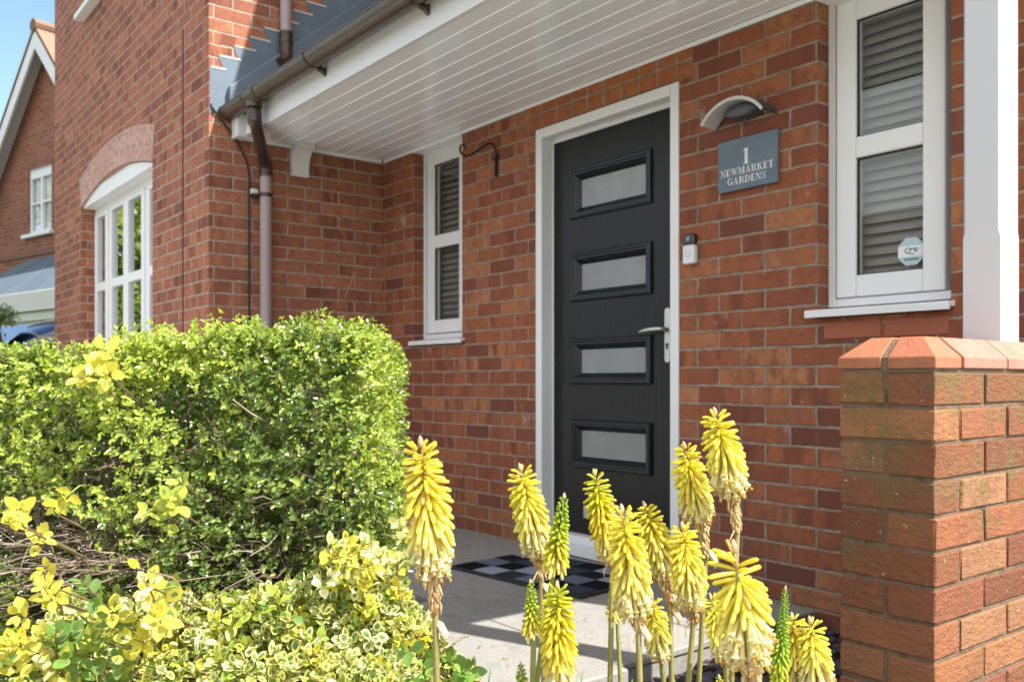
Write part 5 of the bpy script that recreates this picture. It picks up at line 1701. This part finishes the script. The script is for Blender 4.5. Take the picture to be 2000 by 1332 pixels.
        for k in range(2 if width > 60 else 0):     # a papery bract curling off
            p0 = Wt + Vector((0, 0, R_.uniform(-.02, .01))); o = RT * R_.choice((-1, 1)) * .8 - FW * .4
            wb.col = (.60, .45, .27)
            wb.tube([p0, p0 + o * .007 - Vector((0, 0, .004)), p0 + o * .015 - Vector((0, 0, .014)), p0 + o * .014 - Vector((0, 0, .024))], [.002, .0045, .004, .001], 6, flat=.2)
        wb.build('withered_florets', M['withered'], root, smooth=True)
    return root

spike('large yellow torch lily spike standing alone beside the end of the hedge', (822, 868), (846, 1098), (850, 1185), (853, 1340), 1.02, 98, YEL, 118, mouth_from=.74)
spike('yellow torch lily spike leaning left before the door frame edge', (1017, 917), (1050, 1062), (1057, 1118), (1062, 1345), 1.22, 74, YEL, 96, mouth_from=.78)
spike('green and yellow unopened torch lily spike against the white frame foot', (1101, 972), (1083, 1112), (1079, 1128), (1046, 1345), 1.16, 58, GRN, 120, style='bud')
spike('yellow green torch lily spike in front of the lower door panel', (1161, 926), (1190, 1072), (1196, 1095), (1191, 1345), 1.20, 64, YGR, 98, mouth_from=.80)
spike('broad yellow torch lily spike with dark gaps near its tip, before the threshold', (1215, 998), (1240, 1180), (1246, 1215), (1250, 1345), 1.08, 84, YEL, 104, mouth_from=.76)
spike('yellow torch lily spike with long tan withered tail, before the door', (1260, 990), (1296, 1105), (1308, 1172), (1312, 1345), 1.24, 70, YEL, 88, mouth_from=.70)
spike('pale yellow torch lily spike overlapping the right door jamb', (1337, 874), (1364, 1000), (1379, 1082), (1364, 1345), 1.26, 72, YEL, 92, mouth_from=.66)
spike('tallest torch lily spike, yellow above a long brown withered skirt', (1397, 808), (1428, 945), (1440, 1034), (1428, 1345), 1.20, 78, YEL, 96, mouth_from=.62)
spike('yellow torch lily spike with straight stem below the right jamb', (1333, 1030), (1351, 1165), (1355, 1208), (1343, 1345), 1.16, 72, YEL, 92, mouth_from=.80)
spike('largest and nearest torch lily spike with open tubes and shaggy tan skirt', (1434, 1072), (1462, 1268), (1482, 1400), (1490, 1480), .86, 110, YEL, 92, mouth_from=.52, stemw=.0046, top_sparse=True)
spike('small yellow torch lily spike half hidden behind the nearest flower', (1388, 1166), (1414, 1268), (1417, 1290), (1420, 1345), 1.12, 54, YEL, 74, mouth_from=.80)
spike('slender lime green torch lily bud right of the nearest flower', (1534, 1150), (1521, 1330), (1519, 1350), (1518, 1400), .98, 40, LIM, 190, style='bud')
spike('short yellow torch lily spike behind the lime green bud', (1547, 1206), (1560, 1322), (1564, 1350), (1566, 1400), 1.08, 66, YEL, 74, mouth_from=.66)
spike('rightmost torch lily spike with few spread yellow tubes near the pier', (1582, 1214), (1596, 1322), (1600, 1352), (1602, 1400), 1.06, 70, YEL, 62, mouth_from=.6)
spike('small yellow torch lily spike with a pink bare tip over sunlit paving', (1274, 1172), (1286, 1266), (1291, 1285), (1297, 1345), 1.22, 56, YEL, 72, mouth_from=.84)
spike('small green torch lily bud left of the low yellow spike', (1036, 1138), (1041, 1240), (1042, 1256), (1040, 1345), 1.14, 46, GRN, 104, style='bud')
spike('low yellow green torch lily spike beside the small green bud', (1088, 1146), (1092, 1318), (1093, 1345), (1094, 1400), 1.02, 74, YGR, 128, mouth_from=.88)
spike('stub of a green torch lily bud rising at the bottom of the clump', (1017, 1298), (1024, 1390), (1025, 1405), (1026, 1440), 1.05, 44, GRN, 104, style='bud')
spike('dim green torch lily bud half hidden behind an upright stem', (1198, 1138), (1204, 1206), (1206, 1216), (1212, 1345), 1.50, 42, GRN, 84, style='bud')
spike('tiny yellow torch lily bud just showing below the nearest flower', (1404, 1322), (1410, 1380), (1411, 1392), (1412, 1440), 1.10, 36, YGR, 60, style='bud')

# strap leaves at the foot of the clump
tintmat('strap_leaf', rough=.45, spec=.35, trans=.25)
lv = thing('lily_leaves', 'narrow green strap leaves at the foot of the torch lilies', 'plant', cw(.16, 1.15, -.085))
mb = MB(); mb.col = (.1, .2, .03)
def strap(r, d, z, lean, w):
    b = Vector(cw(r - lean * .5, d + R_.uniform(-.03, .03), -.085)); e = Vector(cw(r, d, z))
    mb.col = R_.choice([(.10, .22, .03), (.14, .27, .04), (.08, .17, .03)])
    m = b.lerp(e, .6) + Vector((0, 0, .05))
    pts = [b, b.lerp(m, .5), m, m.lerp(e, .5) + Vector((0, 0, .012)), e]
    mb.tube(pts, [w, w, w * .8, w * .5, w * .08], 6, flat=.2)
for (x, y, d) in ((958, 1306, 1.12), (1139, 1308, 1.2), (915, 1318, 1.2), (1235, 1325, 1.1), (1510, 1322, 1.0), (1318, 1326, 1.1)):
    r, d_, z = px(x, y, d); strap(r, d_, z, .10, .006)
for k in range(70):
    r, d_, z = px(R_.uniform(930, 1640), R_.uniform(1345, 1500), R_.uniform(.95, 1.35)); strap(r, d_, z, R_.uniform(-.25, .25), R_.uniform(.005, .008))
mb.build('blades', M['strap_leaf'], lv, smooth=True)
# ------------------------------------------------------------------ neighbouring house
NB = thing('neighbour_house', 'gabled brick house with grey lead bay roof beyond the wing', 'house', (-16.82, 3.23, -.24), math.radians(13.8))
def L(mb, *a, **k): return mb.build(*a, local=True, **k)
zo = .1
pit = 1.03
AP = 6.86 + zo
hw = 4.2
ze = AP - hw * pit
WN = (-.84, .02, 3.54 + zo, 4.68 + zo)
mb = MB()
wall_grid(mb, 'y', 0, -hw + .25, hw - .25, 0, ze, [])
# gable triangle with the window hole: build in strips
zs = sorted([ze, WN[2], WN[3], AP - .05])
if ze < WN[2]:
    pass
for (a, b) in zip(zs[:-1], zs[1:]):
    wa, wb = (AP - a) / pit - .02, (AP - b) / pit - .02
    inside = abs(a - WN[2]) < 1e-6
    if inside:
        mb.quad((-wa, 0, a), (WN[0], 0, a), (WN[0], 0, b), (-wb, 0, b), uv=[(-wa, a), (WN[0], a), (WN[0], b), (-wb, b)])
        mb.quad((WN[1], 0, a), (wa, 0, a), (wb, 0, b), (WN[1], 0, b), uv=[(WN[1], a), (wa, a), (wb, b), (WN[1], b)])
    else:
        mb.quad((-wa, 0, a), (wa, 0, a), (wb, 0, b), (-wb, 0, b), uv=[(-wa, a), (wa, a), (wb, b), (-wb, b)])
for x in (-hw + .25, hw - .25):
    mb.quad((x, 0, 0), (x, 8, 0), (x, 8, ze), (x, 0, ze), uv=[(0, 0), (8, 0), (8, ze), (0, ze)])
mb.quad((-hw + .25, 8, 0), (hw - .25, 8, 0), (hw - .25, 8, ze), (-hw + .25, 8, ze), uv=[(0, 0), (8, 0), (8, ze), (0, ze)])
mb.quad((WN[0], 0, WN[2]), (WN[0], .1, WN[2]), (WN[0], .1, WN[3]), (WN[0], 0, WN[3]), uv=[(0, 0), (.1, 0), (.1, 1), (0, 1)])
mb.quad((WN[0], .10, WN[2]), (WN[1], .10, WN[2]), (WN[1], .10, WN[3]), (WN[0], .10, WN[3]), uv=[(0, 0), (.1, 0), (.1, 1), (0, 1)])
L(mb, 'wall', M['far_brick'], NB)
mb = MB()
for s in (-1, 1):
    a = [(0, AP + .02), (s * hw, ze - .25 + .02 - .0), (s * hw, ze - .25 + .10), (0, AP + .10)]
    i0 = [mb.vert((x, -.28, z)) for x, z in a]; i1 = [mb.vert((x, 8.2, z)) for x, z in a]
    mb.face(tuple(i0)); mb.face(tuple(reversed(i1)))
    for k in range(4): mb.face((i0[k], i0[(k + 1) % 4], i1[(k + 1) % 4], i1[k]))
t = NT('far_tile')
x, y, z = t.sep(t.obj())
rw = t.math('FRACT', t.math('MULTIPLY', z, 5.2)); cl = t.math('FRACT', t.math('MULTIPLY', y, 3.4))
c = t.mixc(t.noise(t.obj(), 2.5, 5, .65), (.19, .105, .07), (.30, .20, .14))
t.principled(c, .85, 0, .2, t.bump(t.math('ADD', rw, t.math('MULTIPLY', t.math('ABSOLUTE', t.math('SUBTRACT', cl, .5)), .8)), .9, .05)); M['far_tile'] = t.m
L(mb, 'roof', M['far_tile'], NB)
mb = MB(); mb.tube([(0, -.30, AP + .08), (0, 8.2, AP + .08)], .11, 10); L(mb, 'ridge_tile', M['far_tile'], NB)
mb = MB()
for s in (-1, 1):
    b = .26
    pl = [(0, AP), (s * hw, ze - .25), (s * hw, ze - .25 - b), (0, AP - b * 1.15)]
    mb.prism(pl, lambda x, z: (x, -.27, z), lambda x, z: (x, -.235, z))
    mb.prism([(0, AP - .01), (s * hw, ze - .26), (s * hw, ze - .285), (0, AP - .035)], lambda x, z: (x, -.234, z), lambda x, z: (x, -.001, z))
L(mb, 'bargeboard', M['paint_white'], NB)
# upper window with an arched head
mb = MB(); x0, x1, z0, z1 = WN
for (a, b, c_, d_) in ((x0, x0 + .05, z0, z1), (x1 - .05, x1, z0, z1), (x0 + .05, x1 - .05, z0, z0 + .06), (x0 + .05, x1 - .05, z1 - .17, z1), ((x0 + x1) / 2 - .035, (x0 + x1) / 2 + .035, z0 + .06, z1 - .17)):
    mb.box(a, b, .03, .09, c_, d_)
zm = z0 + .52
mb.box(x0 + .05, (x0 + x1) / 2 - .035, .03, .085, zm, zm + .04); mb.box((x0 + x1) / 2 + .035, x1 - .05, .03, .085, zm, zm + .04)
nw = L(mb, 'window', M['upvc'], NB, bevel=.004)
mb = MB(); mb.box(x0 + .05, x1 - .05, .06, .07, z0 + .06, z1 - .17); L(mb, 'pane', M['glass'], nw)
mb = MB(); mb.quad((x0 + .05, .098, z0 + .06), (x1 - .05, .098, z0 + .06), (x1 - .05, .098, z1 - .17), (x0 + .05, .098, z1 - .17)); L(mb, 'curtain', M['blind_pale'], nw)
mb = MB(); mb.box(x0 - .12, x1 + .1, -.08, .09, z0 - .06, z0 - .002); L(mb, 'sill', M['upvc'], nw)
pts_, Rr_ = arch_pts(12, x0 - .05, x1 + .05, z1 - .02, .10)
mb = MB()
for k in range(12):
    (xa, za, aa), (xb, zb, ab) = pts_[k], pts_[k + 1]
    mb.quad((xa, -.006, za), (xb, -.006, zb), (xb + math.sin(ab) * .21, -.006, zb + math.cos(ab) * .21), (xa + math.sin(aa) * .21, -.006, za + math.cos(aa) * .21), uv=[(0, aa * Rr_), (0, ab * Rr_), (.21, ab * Rr_), (.21, aa * Rr_)])
    mb.quad((xa, -.006, za), (xb, -.006, zb), (xb, .09, zb), (xa, .09, za), uv=[(0, 0), (.1, 0), (.1, .1), (0, .1)])
L(mb, 'window_arch', M['far_brick'], NB)
mb = MB(); mb.prism([(x0, z1 - .02)] + [(min(max(p[0], x0), x1), p[1] - .005) for p in pts_] + [(x1, z1 - .02)], lambda x, z: (x, .02, z), lambda x, z: (x, .085, z))
L(mb, 'window_head', M['upvc'], NB)
mb = MB(); mb.box(-hw + .25, hw - .25, -.022, .002, 3.16 + zo, 3.225 + zo); L(mb, 'string_course', M['roof_tile'], NB)
# bay with a hipped lead roof
bx0, bx1, bd = -1.65, 3.0, 1.05
zt_, ze_ = 3.11 + zo, 2.32 + zo
mb = MB()
rx0, rx1 = -.85, 2.3
A = [(rx0, -.002, zt_), (rx1, -.002, zt_)]
Bq = [(bx0, -bd, ze_), (bx1, -bd, ze_)]; Cq = [(bx0 - .1, -.002, ze_), (bx1 + .1, -.002, ze_)]
mb.quad(Bq[0], Bq[1], A[1], A[0]); mb.quad(Cq[0], Bq[0], A[0], A[0]); mb.quad(Cq[1], Bq[1], A[1], A[1])
mb.quad(Cq[0], Cq[1], Bq[1], Bq[0])
for k in range(1, 4):
    f = k / 4
    p0 = Vector(Bq[0]).lerp(Vector(Bq[1]), f); p1 = Vector(A[0]).lerp(Vector(A[1]), f)
    mb.tube([p0 + Vector((0, 0, .0)), p1 + Vector((0, 0, .0))], .012, 6)
L(mb, 'bay_roof', M['bay_lead'], NB)
mb = MB(); mb.box(bx0 - .05, bx1 + .05, -bd - .05, -.002, ze_ - .30, ze_ - .005); mb.box(bx0 + .0, bx1, -bd - .0, -.002, ze_ - .44, ze_ - .305)
L(mb, 'bay_fascia', M['paint_white'], NB, bevel=.01)
mb = MB()
n_ = 6; wz0, wz1 = .75 + zo, ze_ - .441
mb.box(bx0 + .05, bx1 - .05, -bd + .06, -bd + .12, wz1 - .10, wz1)
for k in range(n_ + 1):
    x = bx0 + .05 + (bx1 - bx0 - .1 - .08) * k / n_; mb.box(x, x + .08, -bd + .055, -bd + .125, wz0, wz1 - .101)
mb.box(bx0 + .05, bx1 - .05, -bd + .05, -bd + .13, wz0 - .08, wz0 - .001)
bw2 = L(mb, 'window', M['upvc'], NB)
mb = MB(); mb.box(bx0 + .06, bx1 - .06, -bd + .09, -bd + .10, wz0, wz1 - .10); L(mb, 'pane', M['glass_far'], bw2)
mb = MB(); mb.box(bx0 + .05, bx1 - .05, -bd + .04, -.002, 0, wz0 - .082); L(mb, 'bay_wall', M['far_brick'], NB)
mb = MB(); mb.box(bx0 + .2, bx1 - .2, -.5, -.4, wz0, wz1); L(mb, 'room', M['interior'], NB)

# ------------------------------------------------------------------ dark blue car in the drive beyond the hedge
t = NT('car_paint'); t.principled((.008, .020, .055), .22, .3, .6, None, **{'Coat Weight': 1.0, 'Coat Roughness': .04}); M['car_paint'] = t.m
t = NT('car_glass'); t.principled((.008, .009, .010), .06, 0, .7); M['car_glass'] = t.m
plain('tyre', (.018, .018, .018), .8)
car = thing('parked_car', 'dark blue parked car roof seen over the far end of the hedge', 'car', (-11.9, 2.3, -.12), math.radians(8))
# cross sections along y (length 4.5): (y, half width at sill, half at belt, half at roof, z sill, z belt, z roof)
secs = [(-2.25, .62, .70, .55, .42, .68, .72), (-2.1, .80, .84, .66, .30, .80, .84), (-1.35, .88, .90, .72, .28, .92, .97), (-1.0, .89, .91, .76, .28, .97, 1.02), (-.35, .90, .92, .66, .28, 1.02, 1.50), (.35, .90, .92, .68, .28, 1.04, 1.60), (1.2, .90, .92, .66, .28, 1.06, 1.56), (1.75, .88, .90, .62, .30, 1.06, 1.46), (2.15, .84, .86, .60, .36, 1.02, 1.10), (2.25, .76, .80, .56, .42, .95, 1.00)]
CS = 1.10
mb = MB(); rings = []
for (y, a, b, c_, z0, zb, zr_) in secs:
    rr = [(-a, z0), (-b, (z0 + zb) / 2), (-b * .985, zb), (-(b * .35 + c_ * .65), zb + (zr_ - zb) * .72), (-c_ * .82, zr_ - .01), (0, zr_ + .02), (c_ * .82, zr_ - .01), (b * .35 + c_ * .65, zb + (zr_ - zb) * .72), (b * .985, zb), (b, (z0 + zb) / 2), (a, z0)]
    rings.append([mb.vert((x, y, z * CS)) for x, z in rr])
for a, b in zip(rings[:-1], rings[1:]):
    for k in range(len(a) - 1): mb.face((a[k], a[k + 1], b[k + 1], b[k]))
    mb.face((a[-1], a[0], b[0], b[-1]))
mb.face(tuple(rings[0])); mb.face(tuple(reversed(rings[-1])))
body = L(mb, 'body', M['car_paint'], car, smooth=True)
sm = body.modifiers.new('smooth', 'SUBSURF'); sm.levels = 2; sm.render_levels = 2
mb = MB()
for s in (-1, 1):
    for (ya, yb) in ((-.30, .42), (.50, 1.28)):
        mb.quad((s * .925, ya, 1.06 * CS), (s * .925, yb, 1.07 * CS), (s * .765, yb - .03, 1.43 * CS), (s * .765, ya + .22, 1.42 * CS))
mb.quad((-.78, -.97, 1.06 * CS), (.78, -.97, 1.06 * CS), (.60, -.42, 1.46 * CS), (-.60, -.42, 1.46 * CS))
mb.quad((-.74, 2.12, 1.12 * CS), (.74, 2.12, 1.12 * CS), (.58, 1.80, 1.42 * CS), (-.58, 1.80, 1.42 * CS))
L(mb, 'window', M['car_glass'], car)
for y in (-1.35, 1.4):
    for s in (-1, 1):
        mb = MB(); mb.tube([(s * .70, y, .33), (s * .91, y, .33)], .33, 28); wh = L(mb, 'wheel', M['tyre'], car, auto=40)
        mb = MB(); mb.tube([(s * .90, y, .33), (s * .925, y, .33)], [.22, .19], 20); L(mb, 'rim', M['steel'], wh, auto=40)
for s in (-1, 1):
    mb = MB(); mb.bevbox(s * .62 - .14, s * .62 + .14, -2.22, -2.02, .62, .76, .03); L(mb, 'headlight', M['bell_white'], car)
    mb = MB(); mb.bevbox(s * .70 - .10, s * .70 + .10, 2.08, 2.24, .80, 1.0, .03); L(mb, 'tail_light', M['sill_red'] if 'sill_red' in M else plain('sill_red', (.35, .02, .02), .2), car)

# ------------------------------------------------------------------ shrubs and trees down the street (seen past the wing and mirrored in its panes)
def crown_tree(name, label, x, y, h, rad, col0, col1, n=5200, seed=1, trunk_r=.16, cat='tree', group=None, low=.35):
    rs = np.random.RandomState(seed); rr_ = random.Random(seed)
    root = thing(name, label, cat, (x, y, -.13), group=group)
    mb = MB(); mb.col = (.12, .09, .065)
    mb.tube([(x, y, -.15), (x + .05, y, h * .3), (x - .05, y + .1, h * .62), (x, y, h * .85)], [trunk_r, trunk_r * .8, trunk_r * .45, .03], 10)
    cl = []
    for k in range(26):
        a = rr_.uniform(0, 6.28); f = rr_.uniform(low, .97); e = math.sin(math.pi * min(1, (f - low) / (1.02 - low) * .85 + .12))
        rad_k = rad * e * rr_.uniform(.35, .95)
        c = Vector((x + rad_k * math.cos(a), y + rad_k * math.sin(a), h * f)); cl.append((c, rad * rr_.uniform(.22, .42)))
        s = Vector((x, y, h * max(.15, f - .2))); mb.tube([s, s.lerp(c, .5) + Vector((0, 0, .1)), c], [trunk_r * .28, trunk_r * .16, .01], 5)
    mb.build('trunk', M['twig'], root)
    ci = rs.randint(0, len(cl), n)
    C = np.array([list(c[0]) for c in cl])[ci]; Rr2 = np.array([c[1] for c in cl])[ci]
    dv = nrm(rs.normal(0, 1, (n, 3))); P_ = C + dv * (Rr2 * rs.uniform(.45, 1.05, n))[:, None] * np.array([1, 1, .8])
    P_[:, 2] = np.maximum(P_[:, 2], .05)
    f = np.clip(.5 + vnoise(P_, 3.0 / rad, seed) * .45 + rs.normal(0, .18, n), 0, 1)[:, None]
    c = (1 - f) * np.array(col0) + f * np.array(col1)
    Lf = rs.uniform(.6, 1.2, n) * rad * .095
    leaf_mesh('crown', P_, nrm(dv + rs.normal(0, .7, (n, 3))), nrm(dv + np.array([0, 0, .6]) + rs.normal(0, .4, (n, 3))), Lf, Lf * .62, np.concatenate([c, np.ones((n, 1))], 1), M['far_leaf'], root)
    return root
crown_tree('street_tree', 'light green street tree mirrored in the wing window panes', -13.6, -1.0, 4.4, 1.6, (.07, .14, .015), (.32, .40, .03), 13000, 4, group='street trees', low=.12)
crown_tree('street_tree', 'tall green street tree standing farthest down the street', -21.5, -2.6, 6.2, 2.2, (.06, .13, .015), (.28, .38, .03), 13000, 9, group='street trees', low=.12)
crown_tree('street_tree', 'yellow green street tree across the road', -26.0, -4.8, 6.6, 2.4, (.06, .13, .015), (.30, .38, .03), 11000, 12, group='street trees', low=.1)
q = cw(*px(-8, 640, 7.5))
crown_tree('round_shrub', 'dark green rounded shrub in front of the blue car', q[0], q[1], 1.5, .26, (.02, .06, .012), (.06, .13, .02), 3000, 5, trunk_r=.03, cat='shrub', low=.2)

# ------------------------------------------------------------------ bungalow opposite (mirrored in the right window and the door glass)
OP = thing('opposite_house', 'brown roofed brick bungalow across the road, mirrored in the glass', 'house', (-9.5, -15.5, -.13))
mb = MB(); hx2, hy2 = 8.0, 3.2
for y in (-hy2, hy2): wall_grid(mb, 'y', y, -hx2, hx2, 0, 2.75)
for x in (-hx2, hx2): wall_grid(mb, 'x', x, -hy2, hy2, 0, 2.75)
L(mb, 'wall', M['far_brick'], OP)
mb = MB()
for s in (-1, 1):
    a = [(s * (hy2 + .35), 2.62), (0, 5.15), (0, 5.23), (s * (hy2 + .35), 2.72)]
    mb.prism(a, lambda y, z: (-hx2 - .3, y, z), lambda y, z: (hx2 + .3, y, z))
t = NT('brown_tile')
x, y, z = t.sep(t.obj())
rw = t.math('FRACT', t.math('MULTIPLY', z, 6.5))
c = t.mixc(t.noise(t.vscale(t.obj(), (1, 1, 3)), 3.0, 5, .6), (.095, .065, .05), (.185, .13, .10))
c = t.mixc(t.math('MULTIPLY', t.ss(rw, .75, .98), .55), c, (.03, .022, .02))
t.principled(c, .85, 0, .2, t.bump(rw, .9, .04)); M['brown_tile'] = t.m
L(mb, 'roof', M['brown_tile'], OP)
mb = MB(); mb.box(-hx2 - .3, hx2 + .3, hy2 + .30, hy2 + .38, 2.5, 2.68); L(mb, 'fascia', M['paint_white'], OP)
for (a, b) in ((-6, -4), (-2.2, .2), (5.2, 7.2)):
    mb = MB(); z0, z1 = .95, 2.15; y = hy2
    mb.box(a, a + .07, y + .001, y + .05, z0, z1); mb.box(b - .07, b, y + .001, y + .05, z0, z1); mb.box(a + .07, b - .07, y + .001, y + .05, z0, z0 + .07); mb.box(a + .07, b - .07, y + .001, y + .05, z1 - .07, z1)
    w_ = L(mb, 'window', M['upvc'], OP)
    mb = MB(); mb.box(a + .07, b - .07, y + .002, y + .02, z0 + .07, z1 - .07); L(mb, 'pane', M['car_glass'], w_)
mb = MB()
for k in range(8): mb.box(2.0, 4.4, hy2 + .002, hy2 + .05, .02 + k * .262, .02 + k * .262 + .255)
L(mb, 'garage_door', M['paint_white'], OP, bevel=.01)
